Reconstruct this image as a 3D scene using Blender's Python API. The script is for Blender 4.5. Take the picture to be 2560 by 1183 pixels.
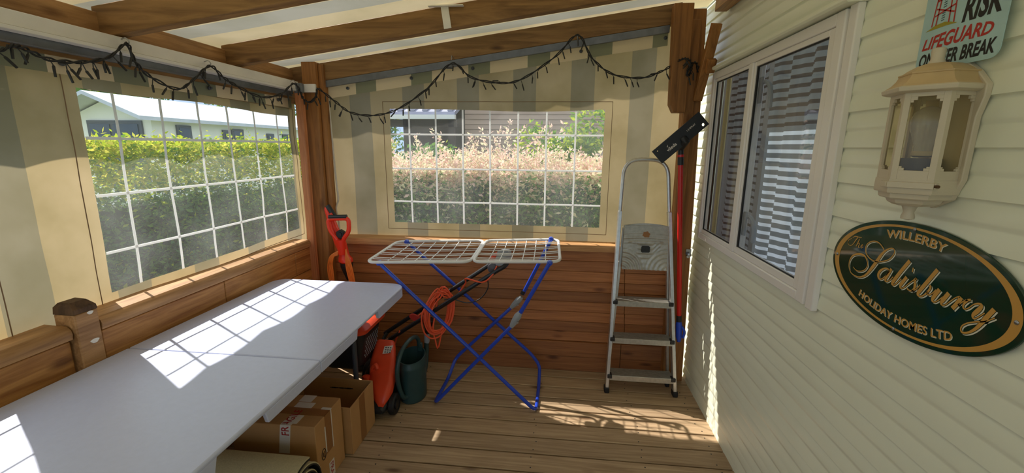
import bpy, bmesh, math, random
import numpy as np
from mathutils import Vector, Matrix, noise

for o in list(bpy.data.objects):
    bpy.data.objects.remove(o, do_unlink=True)
SC = bpy.context.scene
COL = SC.collection
random.seed(7)
RNG = np.random.default_rng(11)

# ------------------------------------------------------------ camera
cam_d = bpy.data.cameras.new('camera')
cam = bpy.data.objects.new('camera', cam_d)
COL.objects.link(cam)
SC.camera = cam
cam_d.sensor_fit = 'HORIZONTAL'
cam_d.sensor_width = 36.0
cam_d.lens = 36.0 * 1083.43 / 2560.0
cam_d.clip_start = 0.02
YAW, PIT, ROL = -0.104283646, 0.203561582, -0.00984608
_f = Vector((math.sin(YAW) * math.cos(PIT), math.cos(YAW) * math.cos(PIT), -math.sin(PIT)))
_r = Vector((math.cos(YAW), -math.sin(YAW), 0))
_d = _f.cross(_r)
_c, _s = math.cos(ROL), math.sin(ROL)
_right = _c * _r + _s * _d
_down = -_s * _r + _c * _d
M = Matrix((_right, -_down, -_f)).transposed().to_4x4()
M.translation = Vector((0, 0, 1.49))
cam.matrix_world = M

# ------------------------------------------------------------ sky, sun, exposure
W = bpy.data.worlds.new('sky')
SC.world = W
W.use_nodes = True
_nt = W.node_tree
_bg = _nt.nodes['Background']
_tc = _nt.nodes.new('ShaderNodeTexCoord')
_sx = _nt.nodes.new('ShaderNodeSeparateXYZ')
_rp = _nt.nodes.new('ShaderNodeValToRGB')
_nt.links.new(_tc.outputs['Generated'], _sx.inputs[0])
_nt.links.new(_sx.outputs[2], _rp.inputs['Fac'])
_rp.color_ramp.elements[0].position = 0.0
_rp.color_ramp.elements[0].color = (0.42, 0.58, 0.82, 1)
_rp.color_ramp.elements[1].position = 0.42
_rp.color_ramp.elements[1].color = (0.80, 0.90, 1.0, 1)
_nt.links.new(_rp.outputs['Color'], _bg.inputs[0])
_bg.inputs[1].default_value = 1.15
sun_d = bpy.data.lights.new('sun', 'SUN')
sun = bpy.data.objects.new('sun', sun_d)
COL.objects.link(sun)
sun_d.energy = 7.0
sun_d.angle = math.radians(0.6)
sun_d.color = (1.0, 0.93, 0.82)
SUN_DIR = Vector((0.775, -0.447, -1.0)).normalized()
sun.rotation_euler = SUN_DIR.to_track_quat('-Z', 'Y').to_euler()
SC.view_settings.view_transform = 'Standard'
SC.view_settings.look = 'None'
SC.view_settings.exposure = 0.27
SC.view_settings.gamma = 1.0
SC.view_settings.use_curve_mapping = False

# ------------------------------------------------------------ materials
def lin(c):
    def f(v):
        v /= 255.0
        return v / 12.92 if v <= 0.04045 else ((v + 0.055) / 1.055) ** 2.4
    return (f(c[0]), f(c[1]), f(c[2]), 1.0)

def newmat(name):
    m = bpy.data.materials.new(name)
    m.use_nodes = True
    nt = m.node_tree
    return m, nt, nt.nodes['Principled BSDF']

def P(name, rgb, rough=0.5, metal=0.0, vary=0.0, scale=30.0, bump=0.0, spec=0.5, coat=0.0):
    """plain procedural material with a little colour mottling"""
    m, nt, b = newmat(name)
    c = lin(rgb)
    b.inputs['Base Color'].default_value = c
    b.inputs['Roughness'].default_value = rough
    b.inputs['Metallic'].default_value = metal
    b.inputs['Specular IOR Level'].default_value = spec
    b.inputs['Coat Weight'].default_value = coat
    if vary > 0 or bump > 0:
        geo = nt.nodes.new('ShaderNodeNewGeometry')
        n = nt.nodes.new('ShaderNodeTexNoise')
        n.inputs['Scale'].default_value = scale
        n.inputs['Detail'].default_value = 4
        nt.links.new(geo.outputs['Position'], n.inputs['Vector'])
        if vary > 0:
            r = nt.nodes.new('ShaderNodeValToRGB')
            r.color_ramp.elements[0].position = 0.3
            r.color_ramp.elements[1].position = 0.7
            r.color_ramp.elements[0].color = tuple(max(0, v * (1 - vary)) for v in c[:3]) + (1,)
            r.color_ramp.elements[1].color = tuple(min(1, v * (1 + vary)) for v in c[:3]) + (1,)
            nt.links.new(n.outputs['Fac'], r.inputs['Fac'])
            nt.links.new(r.outputs['Color'], b.inputs['Base Color'])
        if bump > 0:
            bp = nt.nodes.new('ShaderNodeBump')
            bp.inputs['Strength'].default_value = bump
            bp.inputs['Distance'].default_value = 0.002
            nt.links.new(n.outputs['Fac'], bp.inputs['Height'])
            nt.links.new(bp.outputs['Normal'], b.inputs['Normal'])
    return m

def wood(name, dark, light, axis, pitch=None, zaxis=2, z0=0.0, rough=0.6, knots=True, bvar=0.35, fine=1.0):
    """grain runs along `axis`; `pitch` gives every board along `zaxis` its own tone"""
    m, nt, b = newmat(name)
    N, L = nt.nodes, nt.links
    geo = N.new('ShaderNodeNewGeometry')
    sep = N.new('ShaderNodeSeparateXYZ')
    L.new(geo.outputs['Position'], sep.inputs[0])
    info = N.new('ShaderNodeObjectInfo')
    if pitch:
        sub = N.new('ShaderNodeMath'); sub.operation = 'SUBTRACT'; sub.inputs[1].default_value = z0
        div = N.new('ShaderNodeMath'); div.operation = 'DIVIDE'; div.inputs[1].default_value = pitch
        flo = N.new('ShaderNodeMath'); flo.operation = 'FLOOR'
        L.new(sep.outputs[zaxis], sub.inputs[0]); L.new(sub.outputs[0], div.inputs[0]); L.new(div.outputs[0], flo.inputs[0])
        wn = N.new('ShaderNodeTexWhiteNoise'); wn.noise_dimensions = '1D'
        L.new(flo.outputs[0], wn.inputs['W'])
        rnd = wn.outputs['Value']
    else:
        rnd = info.outputs['Random']
    off = N.new('ShaderNodeMath'); off.operation = 'MULTIPLY'; off.inputs[1].default_value = 37.0
    L.new(rnd, off.inputs[0])
    cmb = N.new('ShaderNodeCombineXYZ')
    for i in range(3):
        L.new(off.outputs[0], cmb.inputs[i])
    add = N.new('ShaderNodeVectorMath'); add.operation = 'ADD'
    L.new(geo.outputs['Position'], add.inputs[0]); L.new(cmb.outputs[0], add.inputs[1])
    mp = N.new('ShaderNodeMapping')
    sc = [22.0 * fine] * 3; sc[axis] = 1.6
    mp.inputs['Scale'].default_value = sc
    L.new(add.outputs[0], mp.inputs['Vector'])
    n = N.new('ShaderNodeTexNoise'); n.inputs['Scale'].default_value = 1.6; n.inputs['Detail'].default_value = 7
    n.inputs['Roughness'].default_value = 0.62; n.inputs['Distortion'].default_value = 0.9
    L.new(mp.outputs[0], n.inputs['Vector'])
    rp = N.new('ShaderNodeValToRGB')
    rp.color_ramp.elements[0].position = 0.32; rp.color_ramp.elements[1].position = 0.68
    rp.color_ramp.elements[0].color = lin(dark); rp.color_ramp.elements[1].color = lin(light)
    L.new(n.outputs['Fac'], rp.inputs['Fac'])
    hsv = N.new('ShaderNodeHueSaturation')
    mr = N.new('ShaderNodeMapRange')
    mr.inputs['To Min'].default_value = 1.0 - bvar; mr.inputs['To Max'].default_value = 1.0 + bvar
    L.new(rnd, mr.inputs['Value']); L.new(mr.outputs[0], hsv.inputs['Value'])
    L.new(rp.outputs['Color'], hsv.inputs['Color'])
    out = hsv.outputs['Color']
    if knots:
        mk = N.new('ShaderNodeMapping')
        sk = [9.0] * 3; sk[axis] = 3.2
        mk.inputs['Scale'].default_value = sk
        L.new(add.outputs[0], mk.inputs['Vector'])
        v = N.new('ShaderNodeTexVoronoi'); v.inputs['Scale'].default_value = 0.8
        L.new(mk.outputs[0], v.inputs['Vector'])
        kr = N.new('ShaderNodeValToRGB')
        kr.color_ramp.elements[0].position = 0.06; kr.color_ramp.elements[1].position = 0.15
        kr.color_ramp.elements[0].color = (0.28, 0.2, 0.15, 1); kr.color_ramp.elements[1].color = (1, 1, 1, 1)
        L.new(v.outputs['Distance'], kr.inputs['Fac'])
        mx = N.new('ShaderNodeMix'); mx.data_type = 'RGBA'; mx.blend_type = 'MULTIPLY'
        mx.inputs['Factor'].default_value = 0.85
        L.new(out, mx.inputs['A']); L.new(kr.outputs['Color'], mx.inputs['B'])
        out = mx.outputs['Result']
    L.new(out, b.inputs['Base Color'])
    b.inputs['Roughness'].default_value = rough
    b.inputs['Specular IOR Level'].default_value = 0.35
    bp = N.new('ShaderNodeBump'); bp.inputs['Strength'].default_value = 0.25; bp.inputs['Distance'].default_value = 0.003
    L.new(n.outputs['Fac'], bp.inputs['Height']); L.new(bp.outputs['Normal'], b.inputs['Normal'])
    return m

def canvas(name, axis, off, cream=(208, 194, 166), grey=(168, 166, 154), pitch=0.36, frac=0.62, trans=0.5, dirt=0.25, warm=(1.0, 0.9, 0.72)):
    """striped awning cloth that lets some light through"""
    m, nt, b = newmat(name)
    N, L = nt.nodes, nt.links
    N.remove(b)
    out = N['Material Output']
    geo = N.new('ShaderNodeNewGeometry'); sep = N.new('ShaderNodeSeparateXYZ')
    L.new(geo.outputs['Position'], sep.inputs[0])
    a = N.new('ShaderNodeMath'); a.operation = 'SUBTRACT'; a.inputs[1].default_value = off
    d = N.new('ShaderNodeMath'); d.operation = 'DIVIDE'; d.inputs[1].default_value = pitch
    fr = N.new('ShaderNodeMath'); fr.operation = 'FRACT'
    lt = N.new('ShaderNodeMath'); lt.operation = 'LESS_THAN'; lt.inputs[1].default_value = frac
    L.new(sep.outputs[axis], a.inputs[0]); L.new(a.outputs[0], d.inputs[0]); L.new(d.outputs[0], fr.inputs[0]); L.new(fr.outputs[0], lt.inputs[0])
    mx = N.new('ShaderNodeMix'); mx.data_type = 'RGBA'
    mx.inputs['A'].default_value = lin(grey); mx.inputs['B'].default_value = lin(cream)
    L.new(lt.outputs[0], mx.inputs['Factor'])
    n = N.new('ShaderNodeTexNoise'); n.inputs['Scale'].default_value = 3.0; n.inputs['Detail'].default_value = 5
    L.new(geo.outputs['Position'], n.inputs['Vector'])
    r = N.new('ShaderNodeValToRGB')
    r.color_ramp.elements[0].position = 0.35; r.color_ramp.elements[1].position = 0.6
    r.color_ramp.elements[0].color = (1 - dirt, 1 - dirt, 1 - dirt * 1.3, 1); r.color_ramp.elements[1].color = (1, 1, 1, 1)
    L.new(n.outputs['Fac'], r.inputs['Fac'])
    m2 = N.new('ShaderNodeMix'); m2.data_type = 'RGBA'; m2.blend_type = 'MULTIPLY'; m2.inputs['Factor'].default_value = 1
    L.new(mx.outputs['Result'], m2.inputs['A']); L.new(r.outputs['Color'], m2.inputs['B'])
    df = N.new('ShaderNodeBsdfDiffuse'); tr = N.new('ShaderNodeBsdfTranslucent'); ms = N.new('ShaderNodeMixShader')
    ms.inputs[0].default_value = trans
    L.new(m2.outputs['Result'], df.inputs['Color'])
    m3 = N.new('ShaderNodeMix'); m3.data_type = 'RGBA'; m3.blend_type = 'MULTIPLY'; m3.inputs['Factor'].default_value = 1
    m3.inputs['B'].default_value = (*warm, 1); L.new(m2.outputs['Result'], m3.inputs['A'])
    L.new(m3.outputs['Result'], tr.inputs['Color'])
    L.new(df.outputs[0], ms.inputs[1]); L.new(tr.outputs[0], ms.inputs[2]); L.new(ms.outputs[0], out.inputs['Surface'])
    wv = N.new('ShaderNodeTexNoise'); wv.inputs['Scale'].default_value = 240
    L.new(geo.outputs['Position'], wv.inputs['Vector'])
    bp = N.new('ShaderNodeBump'); bp.inputs['Strength'].default_value = 0.15; bp.inputs['Distance'].default_value = 0.001
    L.new(wv.outputs['Fac'], bp.inputs['Height']); L.new(bp.outputs['Normal'], df.inputs['Normal'])
    return m

def thin(name, rgb, trans=0.5, rough=0.6):
    m, nt, b = newmat(name)
    N, L = nt.nodes, nt.links
    N.remove(b)
    df = N.new('ShaderNodeBsdfDiffuse'); tr = N.new('ShaderNodeBsdfTranslucent'); ms = N.new('ShaderNodeMixShader')
    n = N.new('ShaderNodeObjectInfo')
    df.inputs['Color'].default_value = lin(rgb); tr.inputs['Color'].default_value = lin(rgb)
    ms.inputs[0].default_value = trans
    L.new(df.outputs[0], ms.inputs[1]); L.new(tr.outputs[0], ms.inputs[2]); L.new(ms.outputs[0], N['Material Output'].inputs['Surface'])
    return m

def clear(name, tint=(1, 1, 1), haze=0.06, gloss=0.06, hazecol=(235, 238, 240), fres=1.0, rough=0.05):
    """see-through sheet: transparent + a little milky haze + reflection"""
    m, nt, b = newmat(name)
    N, L = nt.nodes, nt.links
    N.remove(b)
    tp = N.new('ShaderNodeBsdfTransparent'); tp.inputs['Color'].default_value = (*tint, 1)
    df = N.new('ShaderNodeBsdfDiffuse'); df.inputs['Color'].default_value = lin(hazecol)
    tl = N.new('ShaderNodeBsdfTranslucent'); tl.inputs['Color'].default_value = lin(hazecol)
    hz = N.new('ShaderNodeMixShader'); hz.inputs[0].default_value = 0.5
    L.new(df.outputs[0], hz.inputs[1]); L.new(tl.outputs[0], hz.inputs[2])
    m1 = N.new('ShaderNodeMixShader')
    geo = N.new('ShaderNodeNewGeometry')
    n = N.new('ShaderNodeTexNoise'); n.inputs['Scale'].default_value = 5; n.inputs['Detail'].default_value = 8
    L.new(geo.outputs['Position'], n.inputs['Vector'])
    mr = N.new('ShaderNodeMapRange'); mr.inputs['From Min'].default_value = 0.35; mr.inputs['From Max'].default_value = 0.75
    mr.inputs['To Min'].default_value = haze * 0.6; mr.inputs['To Max'].default_value = haze * 1.6
    L.new(n.outputs['Fac'], mr.inputs['Value']); L.new(mr.outputs[0], m1.inputs[0])
    L.new(tp.outputs[0], m1.inputs[1]); L.new(hz.outputs[0], m1.inputs[2])
    gl = N.new('ShaderNodeBsdfGlossy'); gl.inputs['Roughness'].default_value = rough
    m2 = N.new('ShaderNodeMixShader')
    if fres:
        dt = N.new('ShaderNodeVectorMath'); dt.operation = 'DOT_PRODUCT'
        L.new(geo.outputs['Incoming'], dt.inputs[0]); L.new(geo.outputs['Normal'], dt.inputs[1])
        ab = N.new('ShaderNodeMath'); ab.operation = 'ABSOLUTE'; L.new(dt.outputs['Value'], ab.inputs[0])
        om = N.new('ShaderNodeMath'); om.operation = 'SUBTRACT'; om.inputs[0].default_value = 1.0; L.new(ab.outputs[0], om.inputs[1])
        pw = N.new('ShaderNodeMath'); pw.operation = 'POWER'; pw.inputs[1].default_value = 5.0; L.new(om.outputs[0], pw.inputs[0])
        mul = N.new('ShaderNodeMath'); mul.operation = 'MULTIPLY_ADD'; mul.inputs[1].default_value = 0.9 * fres; mul.inputs[2].default_value = gloss
        mul.use_clamp = True
        L.new(pw.outputs[0], mul.inputs[0]); L.new(mul.outputs[0], m2.inputs[0])
    else:
        m2.inputs[0].default_value = gloss
    L.new(m1.outputs[0], m2.inputs[1]); L.new(gl.outputs[0], m2.inputs[2])
    L.new(m2.outputs[0], N['Material Output'].inputs['Surface'])
    return m

MAT = {}
MAT['deck'] = wood('deck boards', (148, 122, 94), (188, 162, 130), 0, pitch=0.1256, zaxis=1, z0=1.766, rough=0.6, bvar=0.10, fine=1.6)
MAT['clad_x'] = wood('stained cladding across', (142, 88, 50), (176, 116, 68), 0, pitch=0.07, zaxis=2, z0=0.208, rough=0.5, bvar=0.24, fine=2.2)
MAT['clad_y'] = wood('stained cladding along', (150, 96, 48), (206, 150, 86), 1, pitch=0.148, zaxis=2, z0=0.09, rough=0.5, bvar=0.12)
MAT['cap_x'] = wood('rail wood across', (150, 104, 62), (206, 160, 108), 0, rough=0.5, bvar=0.1)
MAT['cap_y'] = wood('rail wood along', (140, 100, 60), (196, 150, 100), 1, rough=0.5, bvar=0.1)
MAT['rafter'] = wood('rafter wood', (112, 80, 46), (164, 124, 76), 0, rough=0.6, bvar=0.12, fine=0.8)
MAT['post'] = wood('post wood', (124, 82, 42), (172, 118, 64), 2, rough=0.55, bvar=0.15)
MAT['post_dark'] = wood('weathered end grain', (62, 44, 30), (104, 76, 50), 2, rough=0.7, bvar=0.1)
MAT['batten'] = wood('reddish batten', (168, 104, 64), (206, 138, 92), 2, rough=0.5, bvar=0.1, knots=False)
MAT['white_paint'] = P('white painted board', (234, 230, 222), 0.5, vary=0.06, scale=9)
MAT['white_lip'] = P('white upvc', (236, 234, 230), 0.3)
MAT['track'] = P('galvanised track', (122, 126, 132), 0.38, 0.6, vary=0.15, scale=18)
MAT['siding'] = P('pale cream aluminium siding', (234, 237, 216), 0.3, 0.0, vary=0.02, scale=6, spec=0.55)
MAT['upvc'] = P('white window frame', (238, 234, 230), 0.28)
MAT['rubber'] = P('black rubber', (22, 22, 23), 0.6)
MAT['black'] = P('black plastic', (30, 31, 33), 0.42)
MAT['black_metal'] = P('black painted tube', (38, 39, 42), 0.3, 0.2)
MAT['table'] = P('white moulded plastic', (196, 204, 236), 0.34, vary=0.02, scale=60, bump=0.25)
MAT['table_grey'] = P('grey enamelled tube', (70, 74, 80), 0.4, 0.2)
MAT['alu'] = P('brushed aluminium', (200, 200, 198), 0.32, 0.9, vary=0.08, scale=40)
MAT['alu_dull'] = P('dull ribbed aluminium', (176, 174, 166), 0.45, 0.75, vary=0.12, scale=50)
MAT['blue'] = P('blue enamelled tube', (40, 74, 196), 0.25, 0.0)
MAT['white_tube'] = P('white coated wire', (226, 226, 224), 0.35)
MAT['grey_plastic'] = P('grey plastic joint', (150, 156, 164), 0.45)
MAT['orange'] = P('orange plastic', (226, 74, 38), 0.38, vary=0.05, scale=20)
MAT['orange_red'] = P('bright red orange plastic', (236, 58, 34), 0.32)
MAT['cable_orange'] = P('orange cable', (236, 92, 52), 0.5)
MAT['cable_amber'] = P('amber orange cable', (226, 124, 44), 0.5)
MAT['can_green'] = P('dark green plastic', (44, 72, 74), 0.38, vary=0.08, scale=25)
MAT['card'] = P('brown cardboard', (186, 140, 88), 0.8, vary=0.05, scale=14)
MAT['card_dark'] = P('inner cardboard', (126, 92, 60), 0.85, vary=0.05, scale=14)
MAT['tape_brown'] = P('brown parcel tape', (150, 102, 56), 0.3)
MAT['paper'] = P('white paper', (222, 214, 204), 0.6)
MAT['red_ink'] = P('red ink', (168, 36, 36), 0.6)
MAT['black_ink'] = P('black ink', (24, 22, 22), 0.5)
MAT['rug'] = P('beige woven rug', (206, 192, 150), 0.9, vary=0.08, scale=160, bump=0.6)
MAT['red_pole'] = P('red lacquered tube', (196, 34, 28), 0.25)
MAT['blue_plastic'] = P('blue plastic', (36, 72, 190), 0.35)
MAT['sign_green'] = P('dark green acrylic', (20, 56, 42), 0.06, spec=0.5, coat=0.15)
MAT['gold'] = P('gold lettering', (202, 152, 72), 0.4)
MAT['cream_ink'] = P('cream lettering', (226, 224, 206), 0.4)
MAT['lantern'] = P('cream plastic lantern', (204, 192, 168), 0.4, vary=0.03, scale=12)
MAT['lantern_dirty'] = P('weathered cream plastic', (196, 168, 122), 0.45, vary=0.1, scale=14)
MAT['bulb'] = clear('bulb glass', haze=0.55, gloss=0.05, hazecol=(230, 232, 236))
MAT['holder'] = P('grey lamp holder', (92, 92, 100), 0.5)
MAT['lamp_glass'] = clear('dusty lantern glass', tint=(.90, .86, .72), haze=0.17, gloss=0.03, hazecol=(190, 176, 132))
MAT['sky_blue'] = P('pale blue tin', (172, 204, 206), 0.45, vary=0.06, scale=20)
MAT['tin_red'] = P('brick red print', (178, 44, 32), 0.5)
MAT['tin_olive'] = P('olive print', (160, 148, 40), 0.5)
MAT['tin_dark'] = P('slate print', (52, 84, 92), 0.5)
MAT['glass'] = clear('window glass', tint=(0.95, 0.96, 0.97), haze=0.02, gloss=0.03, fres=.6, rough=0.0)
MAT['vinyl_left'] = clear('clear vinyl', tint=(0.95, 0.97, 0.97), haze=0.13, gloss=0.02, fres=.4, rough=0.12)
MAT['vinyl_back'] = clear('clear vinyl sheet', tint=(0.97, 0.97, 0.98), haze=0.12, gloss=0.02, fres=.4, rough=0.12)
MAT['bars'] = thin('white glazing bars', (244, 244, 244), 0.55)
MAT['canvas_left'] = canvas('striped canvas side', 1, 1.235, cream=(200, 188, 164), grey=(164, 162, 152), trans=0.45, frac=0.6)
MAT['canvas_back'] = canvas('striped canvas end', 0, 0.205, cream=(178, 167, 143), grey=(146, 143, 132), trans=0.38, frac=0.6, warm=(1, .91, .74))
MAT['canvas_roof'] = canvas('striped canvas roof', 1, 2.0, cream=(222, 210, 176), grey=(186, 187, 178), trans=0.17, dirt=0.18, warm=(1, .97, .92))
MAT['flap_left'] = canvas('striped valance side', 1, 1.33, cream=(238, 226, 200), grey=(150, 156, 138), trans=0.35, frac=0.6, dirt=0.05)  # same cloth as the panel, front light put into its paler cream
MAT['flap_back'] = canvas('striped valance end', 0, -0.07, cream=(238, 226, 200), grey=(150, 156, 138), trans=0.35, frac=0.63, dirt=0.05)  # end panel cloth again, cream lifted to paint front lighting
MAT['hem'] = P('brown seam thread', (138, 112, 84), 0.8)
MAT['cord'] = P('off white cord', (206, 200, 186), 0.7)
MAT['steel'] = P('zinc steel', (170, 172, 174), 0.3, 0.9)
def banded(name, net, low, high, zsplit, pitch, h, y0, y1, trans):
    """net curtain cloth with woven bands; band colour changes above zsplit, lower tone can carry painted light"""
    m, nt, b = newmat(name)
    N, L = nt.nodes, nt.links
    N.remove(b)
    geo = N.new('ShaderNodeNewGeometry'); sep = N.new('ShaderNodeSeparateXYZ'); L.new(geo.outputs['Position'], sep.inputs[0])
    def mth(op, x, v):
        n = N.new('ShaderNodeMath'); n.operation = op; L.new(x, n.inputs[0])
        if isinstance(v, float): n.inputs[1].default_value = v
        else: L.new(v, n.inputs[1])
        return n.outputs[0]
    z, y = sep.outputs[2], sep.outputs[1]
    band = mth('LESS_THAN', mth('FRACT', mth('DIVIDE', z, pitch), 0.0), h / pitch)
    hi = mth('GREATER_THAN', z, zsplit)
    inside = mth('MULTIPLY', mth('GREATER_THAN', y, y0), mth('LESS_THAN', y, y1))
    inside = mth('MAXIMUM', inside, hi)
    band = mth('MULTIPLY', band, inside)
    c1 = N.new('ShaderNodeMix'); c1.data_type = 'RGBA'; c1.inputs['A'].default_value = lin(low); c1.inputs['B'].default_value = lin(high); L.new(hi, c1.inputs['Factor'])
    c2 = N.new('ShaderNodeMix'); c2.data_type = 'RGBA'; c2.inputs['A'].default_value = lin(net); L.new(c1.outputs['Result'], c2.inputs['B']); L.new(band, c2.inputs['Factor'])
    df = N.new('ShaderNodeBsdfDiffuse'); tr = N.new('ShaderNodeBsdfTranslucent'); ms = N.new('ShaderNodeMixShader'); ms.inputs[0].default_value = trans
    for s_ in (df, tr): L.new(c2.outputs['Result'], s_.inputs['Color'])
    L.new(df.outputs[0], ms.inputs[1]); L.new(tr.outputs[0], ms.inputs[2]); L.new(ms.outputs[0], N['Material Output'].inputs['Surface'])
    return m
MAT['curtain'] = banded('grey banded net', (138, 136, 132), (252, 252, 253), (92, 80, 72), 1.57, .036, .015, 1.70, 2.06, .72)  # white lower bands paint light coming through and reflected at the window
MAT['curtain_dark'] = banded('dark banded net', (136, 130, 126), (78, 66, 60), (78, 66, 60), 1.57, .034, .012, 2.1, 2.53, .6)
MAT['curtain_cream'] = thin('cream curtain', (196, 178, 130), 0.3)
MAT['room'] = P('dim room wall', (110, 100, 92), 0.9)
MAT['grass'] = P('lawn', (112, 124, 82), 0.95, vary=0.35, scale=20)
MAT['leaf_lime'] = thin('lime leaf', (170, 186, 52), 0.5)
MAT['leaf_yellow'] = thin('yellow new leaf', (214, 208, 92), 0.5)
MAT['leaf_green'] = thin('mid green leaf', (112, 150, 66), 0.45)
MAT['leaf_dark'] = thin('dark green leaf', (84, 122, 70), 0.42)
MAT['leaf_cream'] = thin('cream variegated leaf', (226, 220, 184), 0.45)
MAT['leaf_pink'] = thin('pink tinged leaf', (238, 206, 192), 0.45)
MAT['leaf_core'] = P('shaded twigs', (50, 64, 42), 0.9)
MAT['bark'] = P('bark', (86, 70, 54), 0.9, vary=0.2)
MAT['home_white'] = P('cream home cladding', (250, 246, 238), 0.6)
MAT['home_roof'] = P('grey tile roof', (206, 210, 220), 0.35, vary=0.08, scale=4)
MAT['home_trim'] = P('slate grey trim', (84, 88, 96), 0.5)
MAT['home_glass'] = P('dark window glass', (70, 80, 92), 0.1)
MAT['house_tan'] = P('tan lap boarding', (176, 150, 130), 0.7, vary=0.04, scale=3)
MAT['house_dark'] = P('dark porch boards', (72, 60, 52), 0.8)
MAT['tile'] = P('slate blue tiles', (150, 152, 172), 0.5, vary=0.1, scale=8)

# ------------------------------------------------------------ mesh builder
class MB:
    def __init__(s):
        s.v = []; s.f = []; s.mi = []; s.cur = 0
    def add(s, vs, fs):
        b = len(s.v)
        s.v += [tuple(v) for v in vs]
        s.f += [tuple(i + b for i in f) for f in fs]
        s.mi += [s.cur] * len(fs)
        return s
    def box(s, x0, x1, y0, y1, z0, z1):
        return s.hexa([(x0, y0, z0), (x1, y0, z0), (x1, y1, z0), (x0, y1, z0), (x0, y0, z1), (x1, y0, z1), (x1, y1, z1), (x0, y1, z1)])
    def hexa(s, p):
        return s.add(p, [(3, 2, 1, 0), (4, 5, 6, 7), (0, 1, 5, 4), (1, 2, 6, 5), (2, 3, 7, 6), (3, 0, 4, 7)])
    def beam(s, a, b, w, h, up=(0, 0, 1)):
        """rectangular bar from a to b; w across, h along up"""
        a, b = Vector(a), Vector(b)
        d = (b - a).normalized(); up = Vector(up)
        sx = d.cross(up).normalized() * (w / 2); u = sx.cross(d).normalized() * (h / 2)
        p = [a - sx - u, a + sx - u, b + sx - u, b - sx - u, a - sx + u, a + sx + u, b + sx + u, b - sx + u]
        return s.hexa(p)
    def tube(s, path, r, n=8, closed=False, cap=True):
        path = [Vector(p) for p in path]
        m = len(path)
        rs = r if isinstance(r, (list, tuple)) else [r] * m
        tang = []
        for i in range(m):
            a = path[(i - 1) % m] if (closed or i > 0) else path[i]
            b = path[(i + 1) % m] if (closed or i < m - 1) else path[i]
            t = (b - a)
            tang.append(t.normalized() if t.length > 1e-9 else Vector((0, 0, 1)))
        ref = Vector((0, 0, 1)) if abs(tang[0].z) < 0.9 else Vector((1, 0, 0))
        nrm = tang[0].cross(ref).normalized()
        vs = []
        for i in range(m):
            if i > 0:
                ax = tang[i - 1].cross(tang[i])
                if ax.length > 1e-6:
                    ang = tang[i - 1].angle(tang[i])
                    nrm = Matrix.Rotation(ang, 3, ax.normalized()) @ nrm
            nrm = (nrm - tang[i] * nrm.dot(tang[i])).normalized()
            bn = tang[i].cross(nrm)
            for k in range(n):
                a = 2 * math.pi * k / n
                vs.append(path[i] + (nrm * math.cos(a) + bn * math.sin(a)) * rs[i])
        fs = []
        for i in range(m - 1 + (1 if closed else 0)):
            j = (i + 1) % m
            for k in range(n):
                k2 = (k + 1) % n
                fs.append((i * n + k, i * n + k2, j * n + k2, j * n + k))
        if cap and not closed:
            fs.append(tuple(range(n - 1, -1, -1)))
            fs.append(tuple((m - 1) * n + k for k in range(n)))
        return s.add(vs, fs)
    def loft(s, rings, cap=True, closed_ring=True):
        n = len(rings[0]); vs = [p for r in rings for p in r]; fs = []
        for i in range(len(rings) - 1):
            for k in range(n if closed_ring else n - 1):
                k2 = (k + 1) % n
                fs.append((i * n + k, i * n + k2, (i + 1) * n + k2, (i + 1) * n + k))
        if cap:
            fs.append(tuple(range(n - 1, -1, -1)))
            fs.append(tuple((len(rings) - 1) * n + k for k in range(n)))
        return s.add(vs, fs)
    def lathe(s, prof, c, n=20, axis=2, cap=True):
        rings = []
        for r, h in prof:
            ring = []
            for k in range(n):
                a = 2 * math.pi * k / n
                p = [0, 0, 0]
                p[axis] = h; p[(axis + 1) % 3] = r * math.cos(a); p[(axis + 2) % 3] = r * math.sin(a)
                ring.append((c[0] + p[0], c[1] + p[1], c[2] + p[2]))
            rings.append(ring)
        return s.loft(rings, cap)
    def prism(s, poly, axis, a, b):
        """2-D polygon (in the two other axes, ascending order) swept from a to b"""
        def mk(p, h):
            q = list(p); q.insert(axis, h); return tuple(q)
        n = len(poly)
        vs = [mk(p, a) for p in poly] + [mk(p, b) for p in poly]
        fs = [tuple(range(n)), tuple(range(2 * n - 1, n - 1, -1))]
        fs += [(i, n + i, n + (i + 1) % n, (i + 1) % n) for i in range(n)]
        return s.add(vs, fs)
    def build(s, name, mat, parent=None, smooth=True, bevel=0.0, seg=2, loc=None, angle=35, weld=False):
        """links the collected shapes as ONE mesh; vertices are world positions"""
        base = Vector((0, 0, 0))
        if parent is not None:
            q = parent
            while q is not None:
                base += q.location; q = q.parent
        if loc is not None:
            base = base + (Vector(loc) - base)
        me = bpy.data.meshes.new(name)
        vs = [tuple(Vector(v) - base) for v in s.v]
        me.from_pydata(vs, [], s.f)
        mats = mat if isinstance(mat, (list, tuple)) else [mat]
        for m_ in mats:
            me.materials.append(MAT[m_] if isinstance(m_, str) else m_)
        if len(mats) > 1:
            me.polygons.foreach_set('material_index', s.mi)
        bm = bmesh.new(); bm.from_mesh(me)
        if weld: bmesh.ops.remove_doubles(bm, verts=bm.verts, dist=1e-4)
        bmesh.ops.recalc_face_normals(bm, faces=bm.faces)
        bm.to_mesh(me); bm.free()
        if smooth:
            me.polygons.foreach_set('use_smooth', [True] * len(me.polygons))
            me.set_sharp_from_angle(angle=math.radians(angle))
        o = bpy.data.objects.new(name, me)
        COL.objects.link(o)
        if parent is not None:
            o.parent = parent
        elif loc is not None:
            o.location = loc
        if bevel > 0:
            md = o.modifiers.new('edge', 'BEVEL'); md.width = bevel; md.segments = seg
            md.limit_method = 'ANGLE'; md.angle_limit = math.radians(40)
            md.harden_normals = False
        return o

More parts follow.
